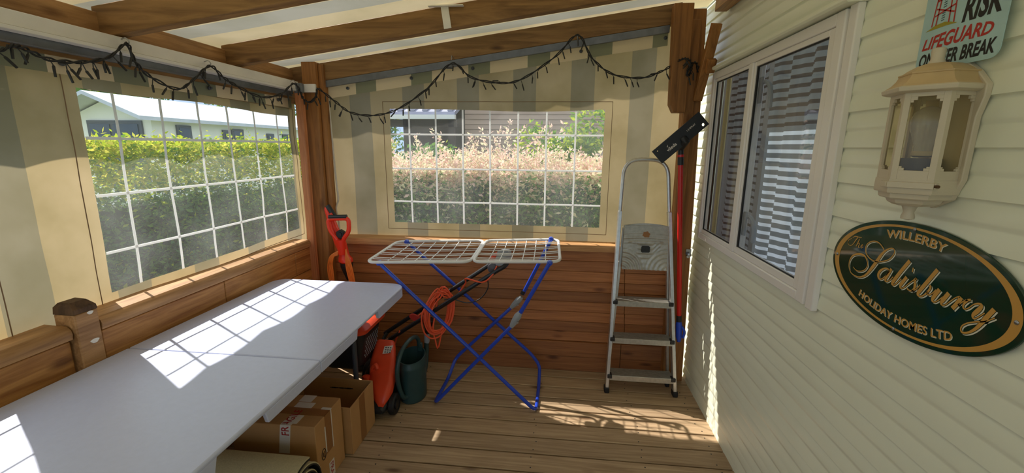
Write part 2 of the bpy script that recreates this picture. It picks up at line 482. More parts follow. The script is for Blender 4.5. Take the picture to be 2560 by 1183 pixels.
def thing(name, label, cat, loc, group=None):
    o = bpy.data.objects.new(name, None)
    o.empty_display_size = 0.05
    COL.objects.link(o)
    o.location = loc
    o['label'] = label; o['category'] = cat
    if group: o['group'] = group
    return o
def tag(o, label, cat, group=None, kind=None):
    o['label'] = label; o['category'] = cat
    if group: o['group'] = group
    if kind: o['kind'] = kind
    return o
def struct(o, label=None, cat=None):
    o['kind'] = 'structure'
    if label: o['label'] = label
    if cat: o['category'] = cat
    return o

def spline(pts, n=8, closed=False):
    """Catmull-Rom through points of any dimension"""
    pts = [np.array(p, float) for p in pts]; m = len(pts); out = []
    rng = range(m if closed else m - 1)
    for i in rng:
        g = (lambda k: pts[k % m]) if closed else (lambda k: pts[max(0, min(m - 1, k))])
        p0, p1, p2, p3 = g(i - 1), g(i), g(i + 1), g(i + 2)
        for k in range(n):
            t = k / n
            out.append(0.5 * (2 * p1 + (p2 - p0) * t + (2 * p0 - 5 * p1 + 4 * p2 - p3) * t * t + (3 * p1 - 3 * p2 + p3 - p0) * t ** 3))
    if not closed: out.append(pts[-1])
    return [tuple(float(c) for c in p) for p in out]

def fillet(path, r, n=6):
    """rounds the inner corners of a polyline"""
    P_ = [Vector(p) for p in path]; out = [P_[0]]
    for i in range(1, len(P_) - 1):
        a, b, c = P_[i - 1], P_[i], P_[i + 1]
        u = (a - b); v = (c - b)
        t = min(r, u.length * 0.45, v.length * 0.45)
        p, q = b + u.normalized() * t, b + v.normalized() * t
        for k in range(n + 1):
            s_ = k / n
            out.append((1 - s_) ** 2 * p + 2 * s_ * (1 - s_) * b + s_ ** 2 * q)
    out.append(P_[-1])
    return out

def text_geo(txt, size=1.0, bold=0.0, shear=0.0, sx=1.0, align='LEFT', res=3):
    """letters of the built-in font as 2-D vertices and faces"""
    cu = bpy.data.curves.new('t', 'FONT')
    cu.body = txt; cu.size = size; cu.offset = bold; cu.shear = shear
    cu.align_x = align; cu.resolution_u = res; cu.fill_mode = 'FRONT'
    ob = bpy.data.objects.new('t', cu)
    COL.objects.link(ob)
    dg = bpy.context.evaluated_depsgraph_get()
    me = bpy.data.meshes.new_from_object(ob.evaluated_get(dg))
    vs = [(v.co.x * sx, v.co.y) for v in me.vertices]
    fs = [tuple(p.vertices) for p in me.polygons]
    bpy.data.objects.remove(ob); bpy.data.curves.remove(cu); bpy.data.meshes.remove(me)
    return vs, fs

def place_text(mb, txt, fn, **k):
    vs, fs = text_geo(txt, **k)
    mb.add([fn(x, y) for x, y in vs], fs)
    return mb

def smoothnoise(x, y, s):
    return noise.noise(Vector((x * s, y * s, 3.7)))
# ============================================================ STRUCTURE
def roofz(x):            # underside of the rafters
    return 2.0906 + 0.139 * x

# floor: deck boards, one mesh
mb = MB()
k0 = -35
for k in range(k0, 9):
    ya, yb = 1.766 + 0.1256 * k, 1.766 + 0.1256 * (k + 1)
    if ya > 2.76: break
    mb.box(-1.62, 0.872, ya + 0.0045, min(yb, 2.765) - 0.0045, -0.026, 0.0)
floor = struct(mb.build('floor', 'deck', bevel=0.003, loc=(0, 0, 0)), 'weathered timber deck boards running across the porch', 'floor')
# nails in the deck, part of the floor
mb = MB()
for k in range(-8, 8):
    for jx in (-0.83, -0.08, 0.46, 0.8):
        for dy in (0.03, 0.095):
            mb.lathe([(0.0035, 0), (0.0035, 0.0008)], (jx + random.uniform(-.012, .012), 1.766 + 0.1256 * k + dy + random.uniform(-.006, .006), 0.0), n=8)
mb.build('nail_heads', 'black', floor)['kind'] = 'stuff'

# back cladding
mb = MB()
def boards_x(mb, z0, pitch, n, y, joints, x0=-1.6, x1=0.72, lap=0.0):
    for i in range(n):
        a, b = z0 + i * pitch, z0 + (i + 1) * pitch
        xs = [x0] + joints(i) + [x1]
        for q in range(len(xs) - 1):
            xa, xb = xs[q] + 0.0012, xs[q + 1] - 0.0012
            mb.hexa([(xa, y - lap, a + .001), (xb, y - lap, a + .001), (xb, y + .03, a + .001), (xa, y + .03, a + .001),
                     (xa, y, b - .001), (xb, y, b - .001), (xb, y + .03, b - .001), (xa, y + .03, b - .001)])
boards_x(mb, 0.208, 0.07, 9, 2.762, lambda i: [0.472 - 0.004 * i], lap=0.006)
boards_x(mb, 0.0, 0.104, 2, 2.742, lambda i: [0.45], lap=0.006)
wall_back = struct(mb.build('wall_back', 'clad_x', bevel=0.003, loc=(0, 2.76, 0)), 'reddish brown horizontal timber boarding below the end window', 'wall')
mb = MB()
mb.prism([(2.735, .838), (2.86, .838), (2.86, .884), (2.750, .884), (2.739, .878), (2.735, .868)], 0, -1.50, 0.70)
struct(mb.build('trim_1', 'cap_x', loc=(-0.4, 2.76, .84)), 'pale timber capping rail on the back boarding', 'rail')

# left cladding: far stretch and near stretch either side of the short post
mb = MB()
for i in range(6):
    a, b = 0.838 - 0.148 * (i + 1), 0.838 - 0.148 * i
    for (ya, yb) in ((1.280, 1.86), (1.863, 2.44), (2.443, 2.66)) if i % 2 == 0 else ((1.280, 2.1), (2.103, 2.66)):
        mb.box(-1.63, -1.60, ya, yb, a + .0012, b - .0012)
    mb.box(-1.645, -1.613, -1.4, 1.19, a + .0012, b - .0012)
wall_left = struct(mb.build('wall_left', 'clad_y', bevel=0.004, loc=(-1.6, 1, 0)), 'honey coloured horizontal boarding beside the table', 'wall')
for (nm, ya, yb) in (('trim_2', 1.278, 2.60), ('trim_3', -1.4, 1.192)):
    mb = MB()
    ox, oz = (0, 0) if nm == 'trim_2' else (-.012, 0)
    mb.prism([(px_ + ox, pz_ + oz) for px_, pz_ in ((-1.73, .842), (-1.592, .842), (-1.588, .862), (-1.592, .876), (-1.606, .888), (-1.73, .892))], 1, ya, yb)
    struct(mb.build(nm, 'cap_y', loc=(-1.6, (ya + yb) / 2, .84)),
           'sunlit timber capping rail under the gridded side window' if nm == 'trim_2' else 'nearer timber capping rail left of the short post', 'rail')

# caravan wall: lapped aluminium siding
PITCH = 0.1045
Z0 = 0.767 - 8 * PITCH
def siding(mb, y0, y1, za, zb):
    zs = []
    k = math.floor((za - Z0) / PITCH) - 1
    while Z0 + k * PITCH < zb + PITCH:
        zk = Z0 + k * PITCH
        for dx, dz in ((.8640, 0.0), (.8646, .012), (.8662, .030), (.8690, .044), (.8694, .048), (.8668, .054), (.8664, .060), (.8672, .078), (.8700, .094), (.8716, .0995), (.8690, .1025)):
            zs.append((dx, zk + dz))
        k += 1
    pts = []
    for (x, z), (x2, z2) in zip(zs, zs[1:]):
        if z2 < za or z > zb: continue
        if z < za:
            t = (za - z) / (z2 - z); pts.append((x + (x2 - x) * t, za)); continue
        pts.append((x, z))
        if z2 > zb:
            t = (zb - z) / (z2 - z); pts.append((x + (x2 - x) * t, zb)); break
    poly = pts + [(0.90, pts[-1][1]), (0.90, pts[0][1])]
    mb.prism(poly, 1, y0, y1)
mb = MB()
siding(mb, -2.6, 1.47, -0.06, 2.7)
siding(mb, 1.47, 2.63, -0.06, 0.985)
siding(mb, 1.47, 2.63, 1.905, 2.7)
siding(mb, 2.63, 4.0, -0.30, 2.7)
wall_right = struct(mb.build('wall_right', 'siding', loc=(.876, 1, 0), angle=65), 'cream horizontal metal siding of the holiday home', 'wall')

# roof canvas
mb = MB()
nx, ny = 24, 90
X0, X1, Y0, Y1 = -1.93, 0.86, -2.6, 3.0
RAFT = [-1.6, -.95, -.3, 0.33, 0.95, 1.53, 2.148, 2.71]
def roof_pt(i, j):
    x = X0 + (X1 - X0) * i / nx; y = Y0 + (Y1 - Y0) * j / ny
    ds = min(abs(y - r - .025) for r in RAFT)
    return (x, y, roofz(x) + 0.124 - 0.005 * max(0, min(1, (ds - .03) / .25)) - 0.004 * smoothnoise(x, y, 3))
vs = [roof_pt(i, j) for j in range(ny + 1) for i in range(nx + 1)]
fs = [(j * (nx + 1) + i, j * (nx + 1) + i + 1, (j + 1) * (nx + 1) + i + 1, (j + 1) * (nx + 1) + i) for j in range(ny) for i in range(nx)]
mb.add(vs, fs)
ceiling = struct(mb.build('ceiling', 'canvas_roof', loc=(0, 1, 2.1), angle=60), 'cream and grey striped awning roof canvas', 'ceiling')
# scalloped edge that hangs from the roof canvas on the garden side and at the end
mb = MB()
n = 380
top, bot = [], []
for i in range(n + 1):
    y = Y0 + (Y1 - Y0) * i / n
    z1 = roof_pt(0, int(round(ny * i / n)))[2]
    ph = (y - 1.98) / 0.31
    zz = 1.716 + 0.03 * (abs(math.sin(math.pi * ph)) - 0.5)
    top.append((X0, y, z1)); bot.append((X0 + .006 * math.sin(y * 9), y, zz))
for i in range(n):
    mb.add([top[i], top[i + 1], bot[i + 1], bot[i]], [(0, 1, 2, 3)])
mb.build('scalloped_edge', 'canvas_roof', ceiling, angle=60)
mb = MB()
top, bot = [], []
for i in range(n + 1):
    x = X0 + (0.80 - X0) * i / n
    ph = x / 0.31
    top.append((x, Y1, roofz(x) + .120)); bot.append((x, Y1 + .004, roofz(x) + .075 - 0.03 * abs(math.sin(math.pi * ph))))
for i in range(n):
    mb.add([top[i], top[i + 1], bot[i + 1], bot[i]], [(0, 1, 2, 3)])
mb.build('end_scalloped_edge', 'canvas_roof', ceiling, angle=60)

# rafters
def rafter(y, x1, label, d0=0.0, d=0.120):
    root = thing('roof_rafter', label, 'rafter', (-0.4, y + .025, roofz(-0.4)), 'timber rafters under the canvas roof')
    mb = MB(); mb.prism([(-1.70, roofz(-1.70) + d0), (x1, roofz(x1) + d0), (x1, roofz(x1) + d), (-1.70, roofz(-1.70) + d)], 1, y, y + .052)
    mb.build('beam', 'rafter', root, bevel=.003)
    return root
r_end = rafter(2.71, 0.66, 'timber end rafter above the striped back panel, carrying the grey rail', 0.0, 0.108)
r2 = rafter(2.148, 0.86, 'middle timber rafter with a white metal strap, second from the back wall', 0.017)
r1 = rafter(1.53, 0.86, 'nearest visible timber rafter, crossing the top left of the picture', 0.012)
mb = MB()
xa, xb = -0.555, -0.52
mb.hexa([(xa, 2.142, roofz(xa) + .017), (xb, 2.142, roofz(xb) + .017), (xb, 2.148, roofz(xb) + .017), (xa, 2.148, roofz(xa) + .017),
         (xa - .014, 2.142, roofz(xa) + .118), (xb - .014, 2.142, roofz(xb) + .118), (xb - .014, 2.148, roofz(xb) + .118), (xa - .014, 2.148, roofz(xa) + .118)])
mb.box(xa - .07, xb + .06, 2.125, 2.148, roofz(xa) + .112, roofz(xa) + .117)
mb.build('metal_strap', 'white_paint', r2)

# grey sail track below the end rafter
mb = MB()
a, b = -1.52, 0.60
mb.hexa([(a, 2.708, roofz(a) - .041), (b, 2.708, roofz(b) - .041), (b, 2.728, roofz(b) - .041), (a, 2.728, roofz(a) - .041),
         (a, 2.708, roofz(a) - .001), (b, 2.708, roofz(b) - .001), (b, 2.728, roofz(b) - .001), (a, 2.728, roofz(a) - .001)])
struct(mb.build('trim_4', 'track', loc=(-.4, 2.72, 2), bevel=.002), 'grey metal rail under the end rafter', 'rail')

# eaves: white board with pale lip, grey track, timber plate
root = thing('eaves_board', 'white painted board along the garden side eaves above the side window', 'beam', (-1.62, 1.0, 1.82))
mb = MB(); mb.box(-1.645, -1.60, -2.6, 2.63, 1.824, 1.869); mb.build('board', 'white_paint', root, bevel=.002)
mb = MB(); mb.box(-1.64, -1.597, -2.6, 2.63, 1.812, 1.8236); mb.build('lip', 'white_lip', root, bevel=.002)['label'] = 'bright white lower lip'
mb = MB(); mb.box(-1.62, -1.497, 2.635, 2.655, 1.808, 1.856); mb.build('end_block', 'white_paint', root, bevel=.002)
mb = MB(); mb.box(-1.668, -1.646, -1.4, 2.63, 1.785, 1.822); mb.box(-1.66, -1.640, -1.4, 2.63, 1.783, 1.788)
struct(mb.build('trim_5', 'track', loc=(-1.65, 1, 1.8), bevel=.001), 'grey metal rail below the white eaves board', 'rail')
mb = MB(); mb.box(-1.685, -1.679, -.35, 2.63, 1.74, 1.80) if False else mb.box(-1.73, -1.680, -1.4, 2.72, 1.745, 1.955)
tag(mb.build('wall_plate', 'cap_y', loc=(-1.7, 1, 1.8), bevel=.003), 'timber plate behind the white eaves board carrying the rafter ends', 'beam')
mb = MB(); mb.box(0.80, 0.862, -1.2, 2.60, 2.205, 2.30)
tag(mb.build('ledger_beam', 'cap_y', loc=(.83, 1, 2.25), bevel=.003), 'timber ledger fixed to the siding above the window', 'beam')

# posts
mb = MB(); mb.box(-1.592, -1.50, 2.662, 2.734, 0.0, 1.99)
cp = thing('corner_post', 'square timber corner post between the side and end panels', 'post', (-1.545, 2.70, 0)); mb.build('post', 'post', cp, bevel=.004)
mb = MB(); mb.box(-1.47, -1.44, 2.70, 2.735, 0.89, 1.0) if False else mb.box(-1.499, -1.465, 2.69, 2.734, 1.0, 1.98)
mb.build('corner_fillet', 'post', cp, bevel=.003)
mb = MB(); mb.box(-1.612, -1.564, 2.60, 2.63, 0.0, 1.80)
bt = thing('wooden_batten', 'slim reddish wooden batten standing in front of the corner post', 'batten', (-1.588, 2.615, 0)); mb.build('batten', 'batten', bt, bevel=.004)
mb = MB(); mb.box(-1.612, -1.564, 2.60, 2.63, 1.80, 1.858); mb.build('grey_tip', 'track', bt, bevel=.003)['label'] = 'grey painted top end'

sp = thing('short_post', 'short square post with dark chamfered top beside the table', 'post', (-1.63, 1.236, 0))
mb = MB(); mb.box(-1.668, -1.590, 1.198, 1.274, 0.0, 0.925); mb.build('post', 'cap_y', sp, bevel=.004)
mb = MB()
mb.loft([[(-1.669, 1.197, .925), (-1.589, 1.197, .925), (-1.589, 1.275, .925), (-1.669, 1.275, .925)],
         [(-1.667, 1.199, .950), (-1.591, 1.199, .942), (-1.591, 1.273, .942), (-1.667, 1.273, .950)],
         [(-1.657, 1.209, .964), (-1.615, 1.209, .962), (-1.615, 1.263, .962), (-1.657, 1.263, .964)]])
mb.build('weathered_top', 'post_dark', sp, bevel=.002)['label'] = 'dark weathered chamfered top'
for (y_, z_, a_, b_) in ((1.246, .815, .014, .008), (1.248, .918, .010, .006)):
    mb = MB()
    mb.prism([(y_ + a_ * math.cos(t) * (1 + .2 * math.sin(3 * t)), z_ + b_ * math.sin(t)) for t in np.linspace(0, 6.283, 17)[:-1]], 0, -1.5905, -1.5888)
    mb.build('white_patch', 'white_paint', sp, smooth=False)

rp = thing('door_post', 'tall timber post in the right corner next to the siding', 'post', (.76, 2.72, 0))
mb = MB(); mb.hexa([(.715, 2.69, 0), (.845, 2.69, 0), (.845, 2.765, 0), (.715, 2.765, 0), (.70, 2.69, 2.25), (.788, 2.69, 2.25), (.788, 2.765, 2.25), (.70, 2.765, 2.25)])
mb.build('post', 'post', rp, bevel=.004)
mb = MB(); mb.hexa([(.712, 2.668, 0), (.752, 2.668, 0), (.752, 2.69, 0), (.712, 2.69, 0), (.703, 2.668, 2.19), (.757, 2.668, 2.19), (.757, 2.69, 2.19), (.703, 2.69, 2.19)])
mb.build('cover_board', 'post', rp, bevel=.003)
mb = MB()
mb.lathe([(.011, 0), (.011, -.01), (.007, -.012), (.007, -.03), (.012, -.03), (.012, -.038), (.004, -.04)], (.806, 2.69, .858), n=10, axis=1)
mb.box(.792, .822, 2.678, 2.690, .855, .888); mb.lathe([(.009, 0), (.009, -.014)], (.806, 2.69, .842), n=10, axis=1)
mb.build('bolt', 'steel', rp)['label'] = 'zinc bolt and clip'
hp = thing('hanging_post', 'short hanging timber post with a chamfered lower end over the stepladder', 'post', (.66, 2.66, 1.69))
mb = MB(); mb.prism([(.613, 1.735), (.636, 1.690), (.700, 1.690), (.700, 2.26), (.596, 2.26)], 1, 2.62, 2.685)
mb.build('post', 'post', hp, bevel=.004)
br = MB(); br.beam((.800, 2.545, 2.135), (.772, 2.675, 1.76), .034, .05, up=(1, 0, 0.2))
br.beam((.802, 2.60, 1.90), (.800, 2.56, 1.96), .03, .045, up=(1, 0, .2))
tag(br.build('diagonal_brace', 'post', loc=(.79, 2.6, 2), bevel=.003), 'dark diagonal timber brace beside the top of the window', 'brace')

# ============================================================ CANVAS WALL PANELS
def cloth_panel(to3d, u0, u1, vb, vt, wins, step=0.05):
    """grid in (u,v); cells inside a window go to the pane mesh"""
    us = set(np.round(np.arange(u0, u1, step), 4)) | {u1}
    vs_ = set(np.round(np.linspace(0, 1, 26), 4))
    for w in wins: us |= {w[0], w[1]}
    us = sorted(us)
    zb = [w for w in wins]
    cloth, panes = MB(), [MB() for _ in wins]
    for a, b in zip(us, us[1:]):
        if b - a < 1e-5: continue
        m = (a + b) / 2
        W_ = [k for k, w in enumerate(wins) if w[0] < m < w[1]]
        def strip(mb, f0, f1, n):
            for i in range(n):
                t0, t1 = i / n, (i + 1) / n
                q = [(a, f0(a) + (f1(a) - f0(a)) * t0), (b, f0(b) + (f1(b) - f0(b)) * t0), (b, f0(b) + (f1(b) - f0(b)) * t1), (a, f0(a) + (f1(a) - f0(a)) * t1)]
                mb.add([to3d(u, v) for u, v in q], [(0, 1, 2, 3)])
        if W_:
            w = wins[W_[0]]
            lo, hi = w[2], w[3]
            strip(cloth, vb, lo, 5); strip(panes[W_[0]], lo, hi, 14); strip(cloth, hi, vt, 5)
        else:
            strip(cloth, vb, vt, 24)
    return cloth, panes
def ribbon(mb, to3d, pts, w, off):
    """flat band following the cloth; pts in (u,v)"""
    n = len(pts)
    for s_ in (off, off + .0012):
        vs = []
        for i, (u, v) in enumerate(pts):
            du, dv = (pts[min(i + 1, n - 1)][0] - pts[max(i - 1, 0)][0], pts[min(i + 1, n - 1)][1] - pts[max(i - 1, 0)][1])
            l = math.hypot(du, dv); nu, nv = -dv / l * w / 2, du / l * w / 2
            vs += [to3d(u + nu, v + nv, s_), to3d(u - nu, v - nv, s_)]
        mb.add(vs, [(2 * i, 2 * i + 1, 2 * i + 3, 2 * i + 2) for i in range(n - 1)])
def line(a, b, n=16):
    return [(a[0] + (b[0] - a[0]) * i / n, a[1] + (b[1] - a[1]) * i / n) for i in range(n + 1)]

# ---- left panel
def left3d(y, z, off=0.0):
    d = .012 * smoothnoise(y, z * .6, 2.2) + .006 * smoothnoise(y, z, 6) + .006 * math.sin(y * 26) * max(0, (z - 1.62) / .15)
    return (-1.70 + d + off, y, z)
WL = [(1.427, 2.655, lambda u: .922 + .012 * math.sin((u - 1.4) * 2) + .018 * max(0, u - 2.2) / .4, lambda u: 1.684 - .012 * (u - 1.43) + .006 * math.sin(u * 7)),
      (-0.18, 1.055, lambda u: .93, lambda u: 1.68)]
cl, pn = cloth_panel(left3d, -.35, 2.735, lambda u: .62, lambda u: 1.80, WL)
lp = thing('awning_side_panel', 'striped canvas side panel with gridded clear window over the white table', 'awning panel', (-1.70, 1.0, .62))
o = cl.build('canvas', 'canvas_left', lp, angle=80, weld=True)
def window_parts(panel, to3d, w, pane, vbars, hbars, matn):
    p = pane.build('window_pane', matn, panel, angle=80, weld=True)
    p['label'] = 'clear vinyl window sheet'
    mb = MB()
    for u in vbars: ribbon(mb, to3d, line((u, w[2](u)), (u, w[3](u))), .011, .002)
    for v in hbars: ribbon(mb, to3d, line((w[0], v), (w[1], v), 30), .011, .0035)
    mb.build('window_grid', 'bars', p, angle=80)['label'] = 'white printed grid bars'
    mb = MB(); e = .045
    c = [(w[0] - e, w[2](w[0]) - e), (w[1] + e, w[2](w[1]) - e), (w[1] + e, w[3](w[1]) + e), (w[0] - e, w[3](w[0]) + e)]
    for a, b in zip(c, c[1:] + c[:1]): ribbon(mb, to3d, line(a, b, 30), .003, .004)
    mb.build('stitching', 'hem', panel, angle=80)['label'] = 'brown stitched seam'
window_parts(lp, left3d, WL[0], pn[0], [1.549, 1.747, 1.944, 2.138, 2.332, 2.53], [1.079, 1.297, 1.507], 'vinyl_left')
window_parts(lp, left3d, WL[1], pn[1], [.01, .205, .40, .595, .79, .98], [1.079, 1.297, 1.507], 'vinyl_left')
mb = MB()
nn = 120
def flapL(y, z): return (-1.674 + .004 * abs(math.sin(y * 9.5)) * (1.78 - z) / .065, y, z)
for i in range(nn):
    ya, yb = -.35 + 3.01 * i / nn, -.35 + 3.01 * (i + 1) / nn
    mb.add([flapL(ya, 1.716), flapL(yb, 1.716), flapL(yb, 1.772), flapL(ya, 1.772)], [(0, 1, 2, 3)])
o = mb.build('valance_flap', 'flap_left', lp, angle=80, weld=True); o['label'] = 'cream and sage checked flap'
mb = MB()
for y in (0.55, 1.37, 2.0, 2.52):
    mb = MB(); mb.lathe([(.010, 0), (.010, .006), (.005, .008), (.005, .016), (.002, .018)], (-1.668, y, 1.752), n=12, axis=0)
    mb.build('turn_button', 'table_grey', lp)
# ---- back panel
def back3d(x, z, off=0.0):
    fold = .022 * math.exp(-((x + .52 + (1.95 - z) * -.35) / .045) ** 2) * max(0, min(1, (z - 1.55) / .3))
    d = .010 * smoothnoise(x, z * .6, 2.4) + .005 * smoothnoise(x, z, 6) + fold
    return (x, 2.84 - d - off, z)
WB = [(-1.107, .276, lambda u: .978 + .0 * u, lambda u: 1.7265 - .012 * math.sin((u + 1.1) * 2.2) * (1 if u < .3 else 0) + .006 * math.sin((u + 1.1) * 4.5))]
cl, pn = cloth_panel(back3d, -1.66, .80, lambda u: .62, lambda u: roofz(u) + .02, WB)
bp_ = thing('awning_end_panel', 'striped canvas end panel with gridded clear window behind the stepladder', 'awning panel', (-.4, 2.84, .62))
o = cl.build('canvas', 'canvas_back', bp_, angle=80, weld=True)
window_parts(bp_, back3d, WB[0], pn[0], [-.98, -.803, -.624, -.445, -.264, -.083, .10], [1.122, 1.343, 1.565], 'vinyl_back')
mb = MB()
for i in range(nn):
    xa, xb = -1.50 + 2.10 * i / nn, -1.50 + 2.10 * (i + 1) / nn
    q = []
    for x, t in ((xa, 0), (xb, 0), (xb, 1), (xa, 1)):
        q.append((x, 2.738 + .003 * math.sin(x * 17) * (1 - t), roofz(x) - .105 + .068 * t))
    mb.add(q, [(0, 1, 2, 3)])
o = mb.build('valance_flap', 'flap_back', bp_, angle=80, weld=True); o['label'] = 'cream and sage checked flap'
mb = MB()
for x in (-1.335, -.92, -.535, .11, .585):
    mb = MB(); mb.lathe([(.010, 0), (.010, -.006), (.005, -.008), (.005, -.016), (.002, -.018)], (x, 2.736, roofz(x) - .062), n=12, axis=1)
    mb.build('turn_button', 'table_grey', bp_)
mb = MB()
mb.tube(spline([(-1.470, 2.735, 1.80), (-1.462, 2.735, 1.5), (-1.452, 2.73, 1.25), (-1.448, 2.73, 1.14), (-1.462, 2.72, 1.08), (-1.452, 2.72, 1.0), (-1.45, 2.72, .9)], 6), .006, 8)
tag(mb.build('white_cord', 'cord', loc=(-1.46, 2.73, 1.2)), 'thin off white cord hanging down the corner behind the red trimmer', 'cord')

# ============================================================ CARAVAN WINDOW
YN, YF = 1.46, 2.64
win = struct(thing('window_1', 'white two-light sliding window set in the siding', 'window', (.876, 2.05, .98)))
mb = MB()
def fr(x0, x1, y0, y1, z0, z1): mb.box(x0, x1, y0, y1, z0, z1)
fr(.842, .90, 1.548, 2.630, .972, 1.006)       # bottom rail
fr(.842, .90, 1.548, 2.630, 1.868, 1.906)      # top rail
fr(.8415, .90, 1.503, 1.548, .9715, 1.9065)
fr(.8415, .90, 2.630, 2.66, .9715, 1.9065)
fr(.8417, .90, 2.132, 2.178, 1.0055, 1.8685)
mb.build('frame', 'upvc', win, bevel=.004)
for (a, b) in ((1.548, 2.132), (2.178, 2.630)):
    mb = MB()
    zt, zb = (1.868, 1.006)
    w = .040 if a < 2 else .014
    wz = .03 if a < 2 else .022
    fr(.849, .88, a, a + w, zb, zt); fr(.849, .88, b - .014, b, zb, zt); fr(.8492, .88, a + w, b - .014, zb, zb + wz); fr(.8492, .88, a + w, b - .014, zt - wz * .7, zt)
    mb.build('sash', 'upvc', win, bevel=.003)
mb = MB(); fr(.846, .868, 1.456, 1.496, .965, 1.912); mb.build('outer_casing', 'upvc', win, bevel=.004)
mb = MB(); fr(.852, .868, 1.4965, 1.5025, .975, 1.906); mb.build('casing_groove', 'upvc', win)
for (a, b, z0, z1) in ((1.587, 2.120, 1.033, 1.849), (2.190, 2.618, 1.026, 1.855)):
    mb = MB(); t = .006; t2 = t * (2.2 if a < 2 else 1)
    fr(.855, .862, a, a + t, z0, z1); fr(.855, .862, b - t2, b, z0, z1); fr(.8551, .862, a + t, b - t2, z0, z0 + t); fr(.8551, .862, a + t, b - t2, z1 - t, z1)
    mb.build('gasket', 'rubber', win)['label'] = 'black rubber glazing seal'
for (a, b) in ((1.585, 2.125), (2.185, 2.622)):
    mb = MB(); mb.box(.8585, .8615, a, b, 1.03, 1.855); mb.build('glass_pane', 'glass', win, smooth=False)
for zc in (1.145, 1.74):
    mb = MB(); mb.box(.868, .876, 2.085, 2.112, zc - .05, zc + .06)
    mb.tube(spline([(.872, 2.095, zc + .035), (.885, 2.085, zc + .04), (.892, 2.06, zc + .02), (.893, 2.045, zc - .02), (.892, 2.04, zc - .075)], 6), [.009] * 24 + [.006], 8)
    mb.build('handle', 'grey_plastic', win)['label'] = 'grey lever handle'
root = thing('drip_rail', 'cream drip rail above the white window', 'trim', (.83, 2.05, 1.91))
mb = MB(); mb.prism([(.876, 1.912), (.812, 1.908), (.806, 1.915), (.806, 1.922), (.876, 1.932)], 1, 1.45, 2.665)
mb.prism([(.86, 1.932), (.82, 1.926), (.82, 1.930), (.86, 1.945)], 1, 1.45, 2.665)
mb.build('rail', 'siding', root, bevel=.001)
# dim room behind the window
mb = MB()
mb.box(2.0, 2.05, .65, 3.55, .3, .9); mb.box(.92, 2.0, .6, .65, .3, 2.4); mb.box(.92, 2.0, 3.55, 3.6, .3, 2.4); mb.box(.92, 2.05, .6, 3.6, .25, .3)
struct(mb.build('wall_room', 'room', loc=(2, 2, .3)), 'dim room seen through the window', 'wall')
# net curtains with woven bands; light is painted into the white ones
def curtain(name, y0, y1, x, mat, label, amp, freq):
    n = 90
    def pt(y, z): return (x + amp * math.sin((y - y0) * freq) + .3 * amp * math.sin((y - y0) * freq * 2.7 + 1), y, z)
    mb = MB()
    ys = [y0 + (y1 - y0) * i / n for i in range(n + 1)]
    for a, b in zip(ys, ys[1:]): mb.add([pt(a, .9), pt(b, .9), pt(b, 1.95), pt(a, 1.95)], [(0, 1, 2, 3)])
    return tag(mb.build(name, mat, loc=(x, (y0 + y1) / 2, .9), angle=80, weld=True), label, 'curtain')
curtain('net_curtain', 1.50, 2.13, .925, 'curtain', 'grey net curtain with light painted as white bands behind the larger pane', .016, 42)
curtain('net_curtain', 2.17, 2.56, .925, 'curtain_dark', 'grey net curtain with dark bands behind the narrower far pane', .012, 60)
mb = MB()
for i in range(30):
    a, b = 2.555 + .05 * i / 30, 2.555 + .05 * (i + 1) / 30
    f = lambda y: .905 + .01 * math.sin(y * 240)
    mb.add([(f(a), a, .9), (f(b), b, .9), (f(b), b, 1.95), (f(a), a, 1.95)], [(0, 1, 2, 3)])
tag(mb.build('side_curtain', 'curtain_cream', loc=(.9, 2.58, .9)), 'narrow cream curtain gathered at the far edge of the window', 'curtain')
